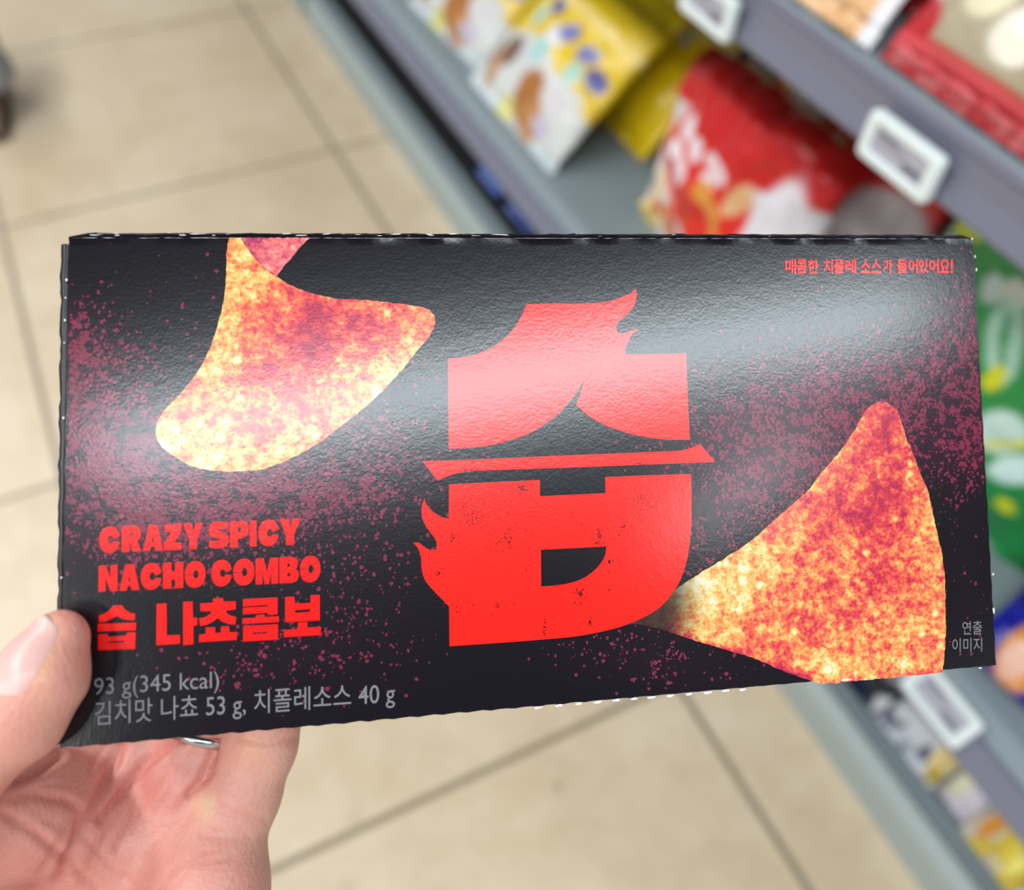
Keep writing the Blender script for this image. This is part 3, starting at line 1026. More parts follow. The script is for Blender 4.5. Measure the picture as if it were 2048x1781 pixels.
GL = {
    'C': [arc(.5, .5, .5, .51, 12, 350, 30, .9)[::1] + [(.72, .44)] + arc(.56, .50, .14, .16, -30, -325, 14)[0:] + [(.74, .52)]],
    'O': [arc(.5, .5, .5, .51, 181.5, 538.5, 36, .9) + arc(.54, .5, .13, .17, 176, -176, 16)],
    'R': [[(0, 0), (0, 1), (.40, 1), (.43, .80), (.47, 1), (.66, 1), (.86, .95), (.97, .82), (.98, .66), (.94, .52), (.80, .42), (1, 0), (.56, 0), (.43, .36), (.40, .36), (.40, 0)],
          [(.42, .60), (.42, .76), (.54, .76), (.59, .70), (.56, .62)]],
    'A': [[(0, 0), (.29, 1), (.72, 1), (1, 0), (.62, 0), (.58, .17), (.41, .17), (.36, 0)], [(.44, .34), (.50, .64), (.56, .34)]],
    'Z': [[(.03, .98), (.98, 1), (.98, .72), (.56, .27), (.98, .27), (.98, 0), (0, 0), (0, .27), (.42, .71), (.03, .70)]],
    'Y': [[(0, 1), (.42, 1), (.53, .66), (.63, 1), (1, 1), (.70, .35), (.70, 0), (.31, 0), (.31, .35)]],
    'S': [[(.97, .72), (.55, .73), (.42, .72), (.42, .69), (.55, .63), (.84, .55), (.97, .43), (1, .25), (.9, .07), (.70, 0), (.35, -.01), (.03, .04), (.02, .30), (.45, .26), (.58, .28), (.58, .33), (.45, .37), (.16, .45),
           (.02, .58), (0, .76), (.07, .92), (.26, 1.01), (.6, 1.01), (.95, .96)]],
    'P': [[(0, 0), (0, 1), (.40, 1), (.43, .80), (.47, 1), (.64, 1), (.88, .94), (1, .76), (1, .60), (.9, .42), (.66, .33), (.42, .33), (.42, 0)], [(.43, .56), (.43, .76), (.54, .76), (.59, .67), (.55, .57)]],
    'I': [[(0, 0), (0, 1), (1, 1), (1, 0)]],
    'N': [[(0, 0), (0, 1), (.38, 1), (.63, .48), (.63, 1), (1, 1), (1, 0), (.64, 0), (.37, .52), (.37, 0)]],
    'H': [[(0, 0), (0, 1), (.41, 1), (.41, .64), (.60, .64), (.60, 1), (1, 1), (1, 0), (.60, 0), (.60, .34), (.41, .34), (.41, 0)]],
    'M': [[(0, 0), (0, 1), (.36, 1), (.5, .42), (.64, 1), (1, 1), (1, 0), (.70, 0), (.70, .52), (.60, 0), (.40, 0), (.30, .52), (.30, 0)]],
    'B': [[(0, 0), (0, 1), (.65, 1), (.90, .93), (.96, .76), (.9, .58), (.82, .53), (.96, .44), (1, .28), (.92, .08), (.68, 0)], [(.40, .62), (.40, .75), (.52, .75), (.56, .69), (.52, .62)], [(.40, .24), (.40, .39), (.54, .39), (.58, .32), (.54, .24)]],
}
zt = lambda x, y: (180 + x / 4.096, 1020 + y / 4.096)
pr = Print(.00012)
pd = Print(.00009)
for word, base0, top0, sl in (((('C', 75, 248), ('R', 258, 425), ('A', 432, 602), ('Z', 605, 757), ('Y', 762, 930), ('S', 970, 1142), ('P', 1145, 1305), ('I', 1308, 1368), ('C', 1378, 1550), ('Y', 1553, 1725)), 355, 143, -.0435),
                              ((('N', 70, 230), ('A', 240, 410), ('C', 415, 590), ('H', 598, 768), ('O', 775, 950), ('C', 992, 1165), ('O', 1172, 1350), ('M', 1355, 1545), ('B', 1550, 1715), ('O', 1718, 1890)), 671, 459, -.0462)):
    for ch, x0, x1 in word:
        def fn(u, v, x0=x0 + 3, x1=x1 - 3):
            x = x0 + u * (x1 - x0)
            return zt(x, base0 + (top0 - base0) * v + sl * (x - 72))
        pr.poly(GL[ch], fn)
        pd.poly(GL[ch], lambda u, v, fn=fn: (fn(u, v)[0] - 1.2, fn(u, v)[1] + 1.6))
HAN = [
    [[(190, 785), (265, 783), (290, 820), (330, 845), (372, 852), (366, 905), (320, 903), (265, 890), (222, 868), (180, 895), (130, 915), (75, 920), (72, 868), (120, 850), (160, 825)]],
    [[(65, 935), (378, 925), (376, 985), (64, 998)]],
    [[(68, 1020), (148, 1017), (150, 1040), (300, 1030), (300, 1008), (374, 1003), (370, 1140), (68, 1150)], [(148, 1080), (285, 1073), (285, 1086), (148, 1093)]],
    [[(548, 770), (628, 768), (630, 1030), (738, 1025), (738, 1095), (545, 1108)]],
    [[(765, 755), (842, 752), (845, 885), (880, 885), (880, 945), (848, 948), (848, 1100), (765, 1108)]],
    [[(1010, 727), (1092, 725), (1092, 752), (1195, 750), (1195, 815), (1110, 825), (1125, 850), (1160, 870), (1200, 880), (1190, 940), (1140, 935), (1085, 915), (1050, 885), (1010, 915), (960, 940), (905, 950), (895, 890), (945, 880), (990, 850), (1000, 830), (908, 830), (905, 768), (1010, 762)]],
    [[(950, 965), (1025, 962), (1025, 1010), (1075, 1008), (1075, 957), (1140, 954), (1143, 1005), (1203, 1000), (1203, 1065), (895, 1083), (895, 1022), (950, 1018)]],
    [[(1255, 732), (1537, 718), (1537, 855), (1458, 859), (1458, 842), (1255, 856), (1255, 803), (1458, 793), (1458, 778), (1255, 790)]],
    [[(1360, 864), (1430, 861), (1430, 880), (1548, 873), (1548, 918), (1250, 935), (1250, 890), (1360, 884)]],
    [[(1257, 953), (1540, 938), (1540, 1062), (1255, 1078)], [(1335, 1006), (1460, 999), (1460, 1013), (1335, 1021)]],
    [[(1600, 715), (1675, 712), (1677, 770), (1808, 763), (1808, 700), (1882, 697), (1884, 905), (1600, 920)], [(1680, 820), (1805, 812), (1805, 836), (1680, 846)]],
    [[(1705, 925), (1780, 920), (1780, 965), (1892, 960), (1890, 1025), (1590, 1043), (1590, 985), (1705, 978)]],
]
for g in HAN:
    pr.poly(g, zt)
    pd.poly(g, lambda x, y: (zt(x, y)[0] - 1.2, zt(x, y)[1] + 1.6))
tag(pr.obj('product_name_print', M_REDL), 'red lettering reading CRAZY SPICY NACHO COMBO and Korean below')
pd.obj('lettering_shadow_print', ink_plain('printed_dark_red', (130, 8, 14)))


# ---- lettering set in type
def type_mesh(text, offset=0.0):
    cu = bpy.data.curves.new('type', 'FONT')
    cu.body = text
    cu.size = 1.0
    cu.offset = offset
    cu.resolution_u = 4
    ob = bpy.data.objects.new('type', cu)
    COL.objects.link(ob)
    bpy.context.view_layer.update()
    me = ob.evaluated_get(bpy.context.evaluated_depsgraph_get()).to_mesh()
    vs = np.array([v.co[:2] for v in me.vertices])
    fs = [tuple(p.vertices) for p in me.polygons]
    ob.to_mesh_clear()
    bpy.data.objects.remove(ob)
    bpy.data.curves.remove(cu)
    return vs, fs


def set_type(P_, vs, fs, fn):
    b = len(P_.v)
    q = [B(*fn(*v)) for v in vs]
    P_.v += [(x[0], x[1], P_.z) for x in q]
    for f in fs:
        a, c, d = (Vector((*q[i], 0)) for i in f[:3])
        if (c - a).cross(d - a).z < 0: f = f[::-1]
        P_.f.append(tuple(b + i for i in f))


def fit_line(P_, text, left, right, digit_h, zf, offset=0.0, ref='5'):
    """left/right: where the line starts and ends on its baseline; digit_h: height of its digits"""
    vs, fs = type_mesh(text, offset)
    rv, _ = type_mesh(ref, offset)
    h0 = rv[:, 1].max()
    x0, x1 = vs[:, 0].min(), vs[:, 0].max()
    l, r = np.array(left, float), np.array(right, float)
    set_type(P_, vs, fs, lambda x, y: zf(*(l + (r - l) * (x - x0) / (x1 - x0) + np.array([0, -1]) * y / h0 * digit_h)))


pr = Print(.00012)
zg = lambda x, y: (100 + x / 2.7307, 1000 + y / 2.7307)
fit_line(pr, '93 g(345 kcal)', (242, 1066), (924, 1026), 90, zg)
fit_line(pr, '김치맛 나쵸 53 g, 치폴레소스 40 g', (245, 1222), (1884, 1103), 98, zg, 0.002)
zr = lambda x, y: (1250 + x / 2.544, 780 + y / 2.544)


def fit_box(P_, text, x0, x1, yt, yb, sl, zf, offset=0.0):
    vs, fs = type_mesh(text, offset)
    a, b = vs.min(0), vs.max(0)
    def fn(x, y):
        X = x0 + (x - a[0]) / (b[0] - a[0]) * (x1 - x0)
        return zf(X, yb + (y - a[1]) / (b[1] - a[1]) * (yt - yb) + sl * (X - x0))
    set_type(P_, vs, fs, fn)


tag(pr.obj('weight_print', M_GREY), 'thin grey lettering with weight and calories')
pr = Print(.00012)
fit_box(pr, '연출', 1715, 1815, 1178, 1247, -.03, zr)
fit_box(pr, '이미지', 1664, 1815, 1265, 1337, -.03, zr)
tag(pr.obj('image_note_print', M_GREY), 'two short grey Korean lines at the lower right corner')
pr = Print(.00012)
zk = lambda x, y: (1540 + x / 5.12, 490 + y / 5.12)
for ch, x0, x1 in (('매', 152, 265), ('콤', 270, 375), ('한', 382, 495), ('치', 540, 640), ('폴', 650, 755), ('레', 765, 878), ('소', 925, 1022), ('스', 1032, 1135), ('가', 1150, 1252), ('들', 1295, 1400), ('어', 1410, 1510),
                   ('있', 1515, 1615), ('어', 1622, 1725), ('요', 1732, 1835), ('!', 1845, 1870)):
    fit_box(pr, ch, x0, x1, 150, 296 - (x0 - 152) * .003, 0, zk, .028)
tag(pr.obj('slogan_print', M_REDL), 'small red Korean lettering in the upper right corner')


# ---- printed nacho chips
def chip_mat(name, stops, sc):
    t = NT(name)
    a = t.n('ShaderNodeAttribute', attribute_name='tone')
    f = t.n('ShaderNodeAttribute', attribute_name='fade')
    n1 = t.noise(sc, 3, .6)
    n2 = t.noise(sc * 2.6, 3, .65)
    n3 = t.noise(sc * .35, 2, .5)
    s_ = t.math('ADD', t.math('MULTIPLY', t.math('SUBTRACT', n1, .5), 1.25), t.math('MULTIPLY', t.math('SUBTRACT', n2, .5), .85))
    s_ = t.math('ADD', s_, t.math('MULTIPLY', t.math('SUBTRACT', n3, .5), .8))
    vo = t.n('ShaderNodeTexVoronoi')
    vo.inputs['Scale'].default_value = sc * .55
    t.link(t.coord(), vo.inputs['Vector'])
    sp = t.n('ShaderNodeSeparateColor')
    t.link(vo.outputs['Color'], sp.inputs[0])
    bl = t.math('MULTIPLY', t.math('GREATER_THAN', sp.outputs[0], .62), t.math('SUBTRACT', 1.0, t.math('MULTIPLY', vo.outputs['Distance'], 3.2), clamp=True))
    s_ = t.math('SUBTRACT', s_, t.math('MULTIPLY', bl, .55))
    s_ = t.math('ADD', s_, a.outputs['Fac'])
    c = t.ramp(s_, stops)
    t.base(t.mix(f.outputs['Fac'], c, lin((34, 32, 36))))
    return ink(t)


STOPS = [(0.0, lin((244, 234, 200))), (.24, lin((240, 206, 124))), (.43, lin((236, 160, 90))), (.60, lin((230, 106, 80))), (.78, lin((216, 62, 74))), (1.0, lin((170, 42, 74)))]
M_CHIP = chip_mat('printed_chip', STOPS, 470)
M_CHIPB = chip_mat('printed_chip_back', [(0.1, lin((250, 190, 170))), (.45, lin((236, 120, 120))), (.75, lin((190, 70, 100))), (1, lin((140, 50, 90)))], 500)


def chip(outline, zf, tone, fade, name, mat, z, step=5.0, parent=box):
    ol = [np.array(zf(*p)) for p in smooth_poly(outline)]
    rnd = random.Random(9)
    # crumbly rim
    dn = []
    for i, p in enumerate(ol):
        q = ol[(i + 1) % len(ol)]
        k = max(1, int(np.linalg.norm(q - p) / 5))
        for j in range(k):
            r = p + (q - p) * j / k
            dn.append(r + np.array([rnd.uniform(-1, 1), rnd.uniform(-1, 1)]) * .9)
    lo, hi = np.min(dn, 0), np.max(dn, 0)
    pts = [Vector(p) for p in dn]
    nb = len(pts)
    y = lo[1]
    poly = np.array(dn)
    def inside(x, y):
        c = False
        j = len(poly) - 1
        for i in range(len(poly)):
            if (poly[i][1] > y) != (poly[j][1] > y) and x < (poly[j][0] - poly[i][0]) * (y - poly[i][1]) / (poly[j][1] - poly[i][1]) + poly[i][0]: c = not c
            j = i
        return c
    st = 14.0
    while y < hi[1]:
        x = lo[0]
        while x < hi[0]:
            if inside(x, y): pts.append(Vector((x + rnd.uniform(-2, 2), y + rnd.uniform(-2, 2))))
            x += st
        y += st
    v2, e2, f2, *_ = delaunay_2d_cdt(pts, [(i, (i + 1) % nb) for i in range(nb)], [tuple(range(nb))], 1, 1e-4)
    vs, tn, fd = [], [], []
    for p in v2:
        b = B(p.x, p.y)
        vs.append((b[0], b[1], z)); tn.append(tone(p.x, p.y)); fd.append(fade(p.x, p.y))
    fs = []
    for f in f2:
        a, c, d = (Vector(vs[i]) for i in f[:3])
        fs.append(tuple(f) if (c - a).cross(d - a).z > 0 else tuple(f)[::-1])
    return mesh_obj(name, vs, fs, mat, parent, False, None, None, {'tone': tn, 'fade': fd})


z1 = lambda x, y: (100 + x / 2.56, 440 + y / 2.56)
G = lambda x, y, cx_, cy_, rx, ry: math.exp(-((x - cx_) / rx) ** 2 - ((y - cy_) / ry) ** 2)
CHIP1 = [(918, 92), (905, 160), (903, 250), (895, 380), (870, 500), (840, 600), (790, 720), (720, 830), (640, 920), (575, 990), (545, 1060), (545, 1110), (570, 1160), (640, 1215), (740, 1265), (840, 1285), (960, 1288), (1070, 1280), (1180, 1245), (1300, 1190), (1420, 1110), (1550, 1010), (1680, 900), (1800, 770), (1880, 670), (1945, 590), (1970, 530), (1965, 490), (1930, 455), (1860, 440), (1750, 425), (1600, 410), (1480, 405), (1380, 385), (1280, 355), (1180, 305), (1100, 245), (1040, 185), (1000, 130), (978, 92)]
CHIP1B = [(978, 92), (1335, 92), (1300, 120), (1240, 190), (1190, 250), (1160, 288), (1100, 245), (1040, 185), (1000, 130)]
t1 = lambda x, y: .42 + .42 * G(x, y, 600, 690, 110, 110) + .34 * G(x, y, 740, 640, 110, 60) + .15 * G(x, y, 505, 830, 110, 60) - .12 * G(x, y, 440, 620, 30, 110) - .10 * G(x, y, 420, 900, 120, 40) - .08 * G(x, y, 790, 730, 60, 60)
c1 = chip(CHIP1, z1, t1, lambda x, y: 0.0, 'nacho_print', M_CHIP, .00008)
tag(c1, 'curled orange nacho chip printed on the left half')
chip(CHIP1B, z1, lambda x, y: .45 + .3 * G(x, y, 500, 500, 60, 40), lambda x, y: 0.0, 'nacho_back_print', M_CHIPB, .00008, parent=c1)
CHIP2 = [(1300, 60), (1340, 72), (1385, 110), (1405, 160), (1430, 240), (1465, 330), (1500, 420), (1535, 500), (1560, 600), (1580, 700), (1605, 800), (1620, 900), (1628, 1000), (1630, 1100), (1630, 1250), (1622, 1380), (1612, 1440), (1300, 1470), (1000, 1496), (930, 1476), (800, 1430), (650, 1365), (500, 1320), (350, 1275), (200, 1225), (60, 1195), (-40, 1195), (100, 1120), (300, 985), (420, 910), (550, 830), (650, 760), (740, 680), (830, 600), (940, 500), (1000, 420), (1080, 330), (1130, 260), (1170, 200), (1220, 110), (1260, 75)]


def t2(x, y):
    u, v = (x - 1250) * 2.544, (y - 780) * 2.544
    t = .54 + .26 * G(u, v, 1300, 250, 160, 220) + .22 * G(u, v, 1150, 620, 260, 150) + .16 * G(u, v, 1330, 620, 120, 200) + .14 * G(u, v, 1300, 1000, 260, 160) + .10 * G(u, v, 900, 1150, 300, 120)
    t -= .18 * G(u, v, 1580, 760, 60, 260) + .40 * G(u, v, 420, 1020, 220, 170) + .18 * G(u, v, 700, 850, 160, 120) + .20 * G(u, v, 1150, 1400, 300, 70) + .12 * G(u, v, 560, 1260, 200, 50) + .1 * G(u, v, 1400, 1200, 100, 100)
    # rim below is toasted red
    d = v - (1195 + max(0, u - 60) * .317)
    t += .35 * math.exp(-(d / 26) ** 2) if 150 < u < 960 else 0
    return t


def f2_(x, y):
    u, v = (x - 1250) * 2.544, (y - 780) * 2.544
    d = math.hypot(u - 60, (v - 1020) * 1.0)
    a = ss(470, 180, 0) if False else 1 - ss(190, 430, math.hypot((u - 30), (v - 1080) * .9))
    return min(1, a * .95)


tag(chip(CHIP2, zr, t2, f2_, 'nacho_print', M_CHIP, .00008), 'triangular orange nacho chip printed at the lower right')


# ================================================================== HAND
def pxmm(px, py, D):
    """a point of the hand: seen at px,py, D millimetres in front of the lens (camera axes, mm)"""
    return np.array([(px - CX) * D / FPX, -(py - CY) * D / FPX, -D], dtype=np.float32)


def smin(a, b, k):
    h = np.clip(.5 + .5 * (b - a) / k, 0, 1)
    return b * (1 - h) + a * h - k * h * (1 - h)


def cone(Pt, a, b, ra, rb, flat=1.0):
    ab = b - a
    t = np.clip(((Pt - a) @ ab) / (ab @ ab), 0, 1)
    d = Pt - a - t[..., None] * ab
    return np.sqrt((d * d).sum(-1)) - (ra + (rb - ra) * t)


def chain(Pt, pts, k):
    d = None
    for (p, q) in zip(pts[:-1], pts[1:]):
        c = cone(Pt, pxmm(*p[:3]), pxmm(*q[:3]), p[3], q[3])
        d = c if d is None else smin(d, c, k)
    return d


THUMB = [(121, 1276, 175.5, 5.2), (87, 1352, 173.2, 7.5), (28, 1430, 172.5, 8.7), (-72, 1484, 175, 9.8), (-165, 1630, 184, 12.5), (-150, 1820, 198, 16.0), (10, 2150, 212, 19.0)]
PINKY = [(360, 1985, 214, 12.5), (425, 1720, 217, 10.6), (484, 1590, 220, 8.6), (519, 1490, 222, 8.4), (545, 1390, 224, 8.0), (566, 1300, 226, 7.4), (580, 1230, 226, 6.6)]
RING_ = [(270, 1985, 220, 12), (330, 1680, 222, 10.6), (368, 1560, 223, 9.2), (402, 1460, 226, 8.8), (440, 1340, 228, 8.4), (470, 1235, 229, 7.8), (486, 1160, 228, 7.0)]
MIDDLE = [(190, 1985, 220, 12), (225, 1690, 223, 11.0), (262, 1560, 225, 9.6), (300, 1440, 229, 9.2), (345, 1310, 230, 8.6), (380, 1190, 230, 8.0), (396, 1110, 229, 7.2)]
INDEX = [(110, 1985, 218, 12), (130, 1690, 221, 11.2), (165, 1560, 224, 9.8), (200, 1440, 228, 9.2), (240, 1310, 230, 8.6), (270, 1210, 230, 8.0), (285, 1140, 229, 7.2)]
ARM = [(200, 2300, 226, 24), (180, 2600, 232, 25), (160, 3300, 240, 30)]
CREASE = [  # polyline px, depth mm, half width px
    ([(-20, 1590), (30, 1566), (70, 1545), (118, 1512)], 1.5, 9),
    ([(118, 1760), (150, 1690), (185, 1620), (215, 1560), (240, 1490)], 1.5, 11),
    ([(200, 1640), (240, 1590), (290, 1530), (335, 1495), (365, 1478)], 1.3, 9),
    ([(235, 1700), (290, 1600), (340, 1530)], .5, 8),
    ([(10, 1600), (70, 1590), (130, 1600), (160, 1625), (150, 1660)], .7, 9),
    ([(380, 1590), (405, 1560), (425, 1520), (433, 1480)], 1.1, 8),
    ([(360, 1610), (395, 1575), (430, 1545)], .4, 6),
    ([(0, 1625), (70, 1665), (130, 1720), (190, 1781)], .8, 8),
    ([(170, 1680), (230, 1740), (285, 1781)], .45, 6),
    ([(430, 1610), (470, 1630), (530, 1640)], .35, 7),
    ([(60, 1781), (110, 1700), (140, 1640)], .45, 7),
    ([(320, 1781), (345, 1740), (420, 1700)], .25, 7),
    ([(475, 1475), (530, 1486), (590, 1478)], .5, 7),
    ([(30, 1660), (80, 1640), (120, 1650), (150, 1690)], .3, 5), ([(60, 1740), (110, 1755), (160, 1750)], .25, 5), ([(230, 1781), (270, 1720), (330, 1670)], .25, 5),
    ([(180, 1540), (200, 1510), (215, 1485)], .5, 6), ([(290, 1640), (330, 1600), (350, 1560)], .3, 5), ([(390, 1660), (430, 1680), (500, 1675)], .2, 5),
    ([(40, 1590), (95, 1570), (140, 1575)], .3, 5), ([(200, 1700), (215, 1660), (245, 1620)], .3, 5), ([(340, 1781), (390, 1730), (470, 1715)], .2, 5),
]


def seg_dist_px(X, Y, pts):
    d = np.full(X.shape, 1e9, dtype=np.float32)
    for (x0, y0), (x1, y1) in zip(pts[:-1], pts[1:]):
        dx, dy = x1 - x0, y1 - y0
        t = np.clip(((X - x0) * dx + (Y - y0) * dy) / (dx * dx + dy * dy), 0, 1)
        d = np.minimum(d, (X - x0 - t * dx) ** 2 + (Y - y0 - t * dy) ** 2)
    return np.sqrt(d)


def hand_sdf(Pt):
    palm = None
    for fing, kk in ((PINKY, 6), (RING_, 6), (MIDDLE, 6), (INDEX, 6)):
        c = chain(Pt, fing[:2], 3)
        palm = c if palm is None else smin(palm, c, 7)
    c = chain(Pt, [(420, 1800, 214, 12), (330, 2200, 212, 17)], 4); palm = smin(palm, c, 10)       # outer heel of the palm
    c = chain(Pt, [(40, 1650, 200, 11), (150, 1660, 214, 11)], 4); palm = smin(palm, c, 10)         # web towards the index
    c = chain(Pt, [(-70, 1590, 190, 11), (60, 1590, 206, 10), (150, 1590, 216, 9)], 4); palm = smin(palm, c, 9)
    c = chain(Pt, [(180, 2000, 216, 16), (200, 2320, 224, 22)], 4); palm = smin(palm, c, 12)
    c = chain(Pt, ARM, 6); palm = smin(palm, c, 14)
    for fing in (PINKY, RING_, MIDDLE, INDEX):
        c = chain(Pt, fing[1:], 2.5)
        palm = smin(palm, c, 2.2)
    # fold between little and ring finger
    c = chain(Pt, THUMB[:4], 3.0)
    th = smin(c, chain(Pt, THUMB[3:], 4), 6)
    d = smin(palm, th, 5)
    return d


def surface_nets(F, org, h):
    nx, ny, nz = F.shape
    ins = F < 0
    c = [ins[i:nx - 1 + i, j:ny - 1 + j, k:nz - 1 + k] for i in (0, 1) for j in (0, 1) for k in (0, 1)]
    s = sum(x.astype(np.int8) for x in c)
    act = np.argwhere((s > 0) & (s < 8))
    vid = np.full((nx - 1, ny - 1, nz - 1), -1, dtype=np.int64)
    vid[act[:, 0], act[:, 1], act[:, 2]] = np.arange(len(act))
    val = {}
    for i in (0, 1):
        for j in (0, 1):
            for k in (0, 1):
                val[(i, j, k)] = F[act[:, 0] + i, act[:, 1] + j, act[:, 2] + k]
    acc = np.zeros((len(act), 3)); cnt = np.zeros(len(act))
    for a in val:
        for ax in range(3):
            if a[ax] == 0:
                b = list(a); b[ax] = 1; b = tuple(b)
                fa, fb = val[a], val[b]
                m_ = (fa < 0) != (fb < 0)
                t = np.where(m_, fa / np.where(m_, fa - fb, 1), 0)
                p = np.tile(np.array(a, float), (len(act), 1)); p[:, ax] = t
                acc += p * m_[:, None]; cnt += m_
    V = (act + acc / cnt[:, None]) * h + org
    quads = []
    for ax in range(3):
        u, v_ = [(1, 2), (2, 0), (0, 1)][ax]
        sl0 = [slice(None)] * 3; sl1 = [slice(None)] * 3
        sl0[ax] = slice(0, -1); sl1[ax] = slice(1, None)
        A, Bq = ins[tuple(sl0)], ins[tuple(sl1)]
        for flip, mask in ((False, A & ~Bq), (True, ~A & Bq)):
            e = np.argwhere(mask)
            e = e[(e[:, u] > 0) & (e[:, v_] > 0) & (e[:, u] < F.shape[u] - 1) & (e[:, v_] < F.shape[v_] - 1)]
            idx = []
            for du, dv in ((-1, -1), (0, -1), (0, 0), (-1, 0)):
                q = e.copy(); q[:, u] += du; q[:, v_] += dv
                idx.append(vid[q[:, 0], q[:, 1], q[:, 2]])
            Q = np.stack(idx, 1)
            if flip: Q = Q[:, ::-1]
            quads.append(Q)
    Q = np.concatenate(quads)
    return V, Q[(Q >= 0).all(1)]


def build_sdf(fn, lo, hi, h):
    g = [np.arange(lo[i], hi[i] + h, h, dtype=np.float32) for i in range(3)]
    F = np.empty([len(x) for x in g], dtype=np.float32)
    for i0 in range(0, len(g[0]), 12):
        X, Y, Z = np.meshgrid(g[0][i0:i0 + 12], g[1], g[2], indexing='ij')
        F[i0:i0 + 12] = fn(np.stack([X, Y, Z], -1))
    return surface_nets(F, np.array(lo), h)


def skin_mat():
    t = NT('skin')
    a = t.n('ShaderNodeAttribute', attribute_name='Col')
    n1 = t.noise(70, 4, .6)
    n2 = t.noise(700, 2, .5)
    c = t.mix(t.math('MULTIPLY', n1, .45), a.outputs['Color'], lin((192, 98, 90)))
    c = t.mix(t.math('MULTIPLY', n2, .14), c, lin((240, 200, 178)))
    t.base(c)
    t.set(Roughness=.47)
    t.b.inputs['Subsurface Weight'].default_value = .22
    t.b.inputs['Subsurface Radius'].default_value = (1.0, .35, .2)
    t.b.inputs['Subsurface Scale'].default_value = .0025
    vo = t.n('ShaderNodeTexVoronoi')
    vo.inputs['Scale'].default_value = 900
    t.link(t.coord(), vo.inputs['Vector'])
    wv = t.n('ShaderNodeTexNoise')
    wv.inputs['Scale'].default_value = 120
    wv.inputs['Detail'].default_value = 5
    t.link(t.coord(), wv.inputs['Vector'])
    t.bump(t.math('ADD', t.math('MULTIPLY', vo.outputs['Distance'], .35), t.math('MULTIPLY', wv.outputs['Fac'], .9)), .36, .0008)
    return t.m


def build_hand():
    h = .75
    lo, hi = (-152, -330, -262), (-30, -18, -160)
    V, Q = build_sdf(hand_sdf, lo, hi, h)
    # creases and knuckle pads pressed into the side that faces the viewer
    def px_of(V_):
        return CX + FPX * V_[:, 0] / -V_[:, 2], CY - FPX * V_[:, 1] / -V_[:, 2]
    X, Y = px_of(V)
    N = np.zeros_like(V)
    fn = np.cross(V[Q[:, 2]] - V[Q[:, 0]], V[Q[:, 3]] - V[Q[:, 1]])
    for k in range(4): np.add.at(N, Q[:, k], fn)
    N /= np.linalg.norm(N, axis=1)[:, None] + 1e-9
    vd = V / np.linalg.norm(V, axis=1)[:, None]
    face = np.clip(-(N * vd).sum(1) * 1.6, 0, 1)
    col = np.tile(np.array(lin((224, 162, 147))), (len(V), 1))
    red = np.array(lin((206, 104, 100)))
    pale = np.array(lin((240, 198, 174)))
    # thumb axis distance decides what is thumb
    isth = np.clip(1 - (np.abs(chain(V.astype(np.float32), THUMB[:4], 3)) - 1.0) / 3, 0, 1)
    palmm = 1 - isth
    for pts, dep, hw in CREASE:
        d = seg_dist_px(X, Y, pts)
        wgt = np.exp(-(d / hw) ** 2) * face * palmm
        V = V - N * (wgt * dep)[:, None]
        edge = np.exp(-((d - hw * 2.3) / (hw * 1.3)) ** 2) * face * palmm
        V = V + N * (edge * dep * .25)[:, None]
        wr = (np.exp(-(d / (hw * 1.0)) ** 2) * min(.55, dep * .5) * palmm)[:, None]
        col = col * (1 - wr) + red * wr
    def blot(cx_, cy_, rx, ry, c, k, m_):
        w_ = (np.exp(-((X - cx_) / rx) ** 2 - ((Y - cy_) / ry) ** 2) * k * m_)[:, None]
        return col * (1 - w_) + np.array(lin(c)) * w_
    col = blot(120, 1600, 150, 60, (214, 120, 112), .55, palmm)
    col = blot(330, 1560, 90, 70, (216, 124, 118), .5, palmm)
    col = blot(40, 1720, 110, 50, (210, 116, 106), .45, palmm)
    col = blot(420, 1740, 130, 60, (236, 160, 148), .4, palmm)
    col = blot(545, 1600, 60, 200, (236, 188, 160), .55, palmm)
    col = blot(500, 1500, 30, 40, (238, 180, 130), .5, palmm)
    col = blot(412, 1612, 22, 30, (240, 212, 176), .8, palmm)
    col = blot(150, 1330, 60, 120, (232, 166, 146), .5, isth)
    col = blot(85, 1300, 26, 120, (240, 196, 150), .7, isth)
    col = blot(60, 1470, 80, 60, (226, 156, 136), .5, isth)
    W_ = (V / 1000) @ RW.T + CAM
    base = cam2world(pxmm(200, 2300, 226) / 1000)
    o = empty('hand', tuple(base))
    tag(o, 'left hand holding the black carton by its lower left corner, palm towards the viewer', 'hand')
    sk = mesh_obj('skin', W_ - base, Q, skin_mat(), o, True, col)
    sm = sk.modifiers.new('relax', 'SMOOTH'); sm.factor = .5; sm.iterations = 3
    return o, base


hand, HB = build_hand()


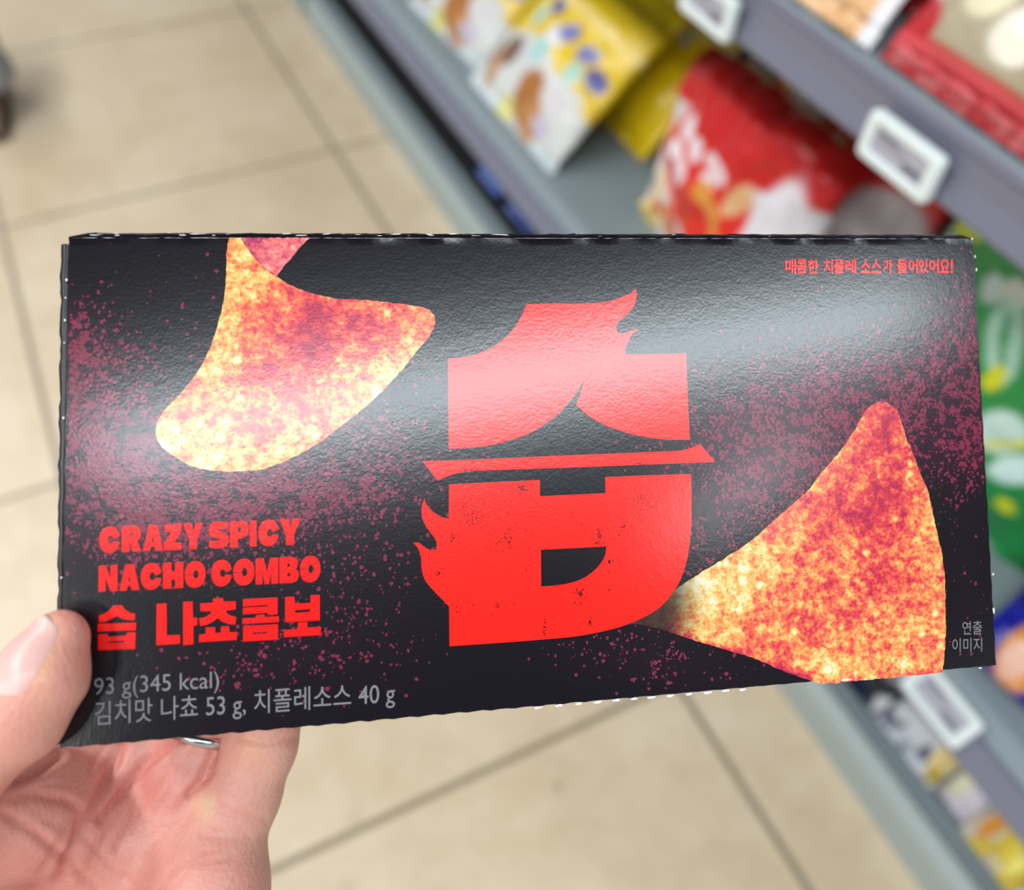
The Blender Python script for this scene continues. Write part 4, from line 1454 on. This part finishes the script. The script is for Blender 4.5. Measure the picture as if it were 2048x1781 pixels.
def nail():
    """thumbnail, a thin hard plate lying on the side of the thumb that is turned away from the carton"""
    a, b = pxmm(128, 1262, 175.5), pxmm(33, 1430, 172.5)
    ax = (b - a) / np.linalg.norm(b - a)
    nd = np.array([-.59, .31, .74]); nd -= ax * (nd @ ax); nd /= np.linalg.norm(nd)
    sd = np.cross(ax, nd)
    Vs, Fs = [], []
    nl, nw = 22, 18
    L_ = 15.0
    for top in (1, 0):
        for i in range(nl + 1):
            s = i / nl
            for j in range(nw + 1):
                q = 2 * j / nw - 1
                # rounded plate outline
                e = max(0, 1 - max(0, (.22 - s) / .22) ** 2.4) ** .5 * max(.0, 1 - max(0, (s - .70) / .32) ** 2.2) ** .5
                ang = q * math.radians(62) * (.25 + .75 * e)
                t_ = -1.6 + s * L_
                p0 = a + ax * t_
                d = nd * math.cos(ang) + sd * math.sin(ang)
                # march from outside onto the skin
                r = np.linspace(13, 2, 111)
                pts = (p0[None] + r[:, None] * d[None]).astype(np.float32)
                f = hand_sdf(pts[None, :, :])[0]
                hit = np.argmax(f < 0)
                rr_ = r[hit]
                lift = .55 - .75 * abs(q) ** 4 - (.4 * ss(.82, 1.0, s)) + .15 * (1 - ss(0, .2, s))
                Vs.append(p0 + d * (rr_ + (lift if top else lift - .6)))
    n = (nl + 1) * (nw + 1)
    W_ = nw + 1
    for i in range(nl):
        for j in range(nw):
            f = (i * W_ + j, i * W_ + j + 1, (i + 1) * W_ + j + 1, (i + 1) * W_ + j)
            Fs.append(f); Fs.append(tuple(k + n for k in f[::-1]))
    ring = [j for j in range(W_)] + [i * W_ + nw for i in range(1, nl + 1)] + [nl * W_ + j for j in range(nw - 1, -1, -1)] + [i * W_ for i in range(nl - 1, 0, -1)]
    for i in range(len(ring)):
        p, q = ring[i], ring[(i + 1) % len(ring)]
        Fs.append((p, q, q + n, p + n))
    Vw = (np.array(Vs) / 1000) @ RW.T + CAM - HB
    t = NT('nail')
    av = t.n('ShaderNodeAttribute', attribute_name='Col')
    t.base(av.outputs['Color'])
    t.set(Roughness=.34)
    t.b.inputs['Subsurface Weight'].default_value = .15
    t.b.inputs['Subsurface Scale'].default_value = .002
    cols = []
    for k in range(2 * n):
        s = (k % n) // W_ / nl
        c = np.array(lin((232, 182, 176)))
        w1 = ss(.74, .92, s); w0 = 1 - ss(.05, .12, s)
        c = c * (1 - w1 * .6) + np.array(lin((238, 214, 206))) * w1 * .6
        c = c * (1 - w0 * .5) + np.array(lin((240, 222, 206))) * w0 * .5
        cols.append(c)
    o = mesh_obj('thumbnail', Vw, Fs, t.m, hand, True, cols)
    bm = bmesh.new(); bm.from_mesh(o.data); bmesh.ops.recalc_face_normals(bm, faces=bm.faces[:]); bm.to_mesh(o.data); bm.free()
    tag(o, 'shiny pink thumbnail')


nail()


def finger_ring():
    c = pxmm(404, 1470, 225.5); d = pxmm(440, 1340, 228) - pxmm(368, 1560, 223); d /= np.linalg.norm(d)
    u = np.cross(d, np.array([0, 0, 1.0])); u /= np.linalg.norm(u); v = np.cross(d, u)
    vs, fs = [], []
    n, k = 64, 12
    for i in range(n):
        a = 2 * math.pi * i / n
        rad = u * math.cos(a) + v * math.sin(a)
        for j in range(k):
            b = 2 * math.pi * j / k
            vs.append(c + rad * (9.6 + .7 * math.cos(b)) + d * 1.2 * math.sin(b))
    for i in range(n):
        for j in range(k):
            fs.append((i * k + j, i * k + (j + 1) % k, ((i + 1) % n) * k + (j + 1) % k, ((i + 1) % n) * k + j))
    Vw = (np.array(vs) / 1000) @ RW.T + CAM
    t = NT('silver'); t.base(lin((214, 212, 208))); t.set(Roughness=.18, Metallic=1.0)
    o = mesh_obj('finger_ring', Vw - Vw.mean(0), fs, t.m, None, True)
    o.location = tuple(Vw.mean(0))
    bm = bmesh.new(); bm.from_mesh(o.data); bmesh.ops.recalc_face_normals(bm, faces=bm.faces[:]); bm.to_mesh(o.data); bm.free()
    tag(o, 'silver band on the ring finger peeking out below the carton', 'ring')


finger_ring()
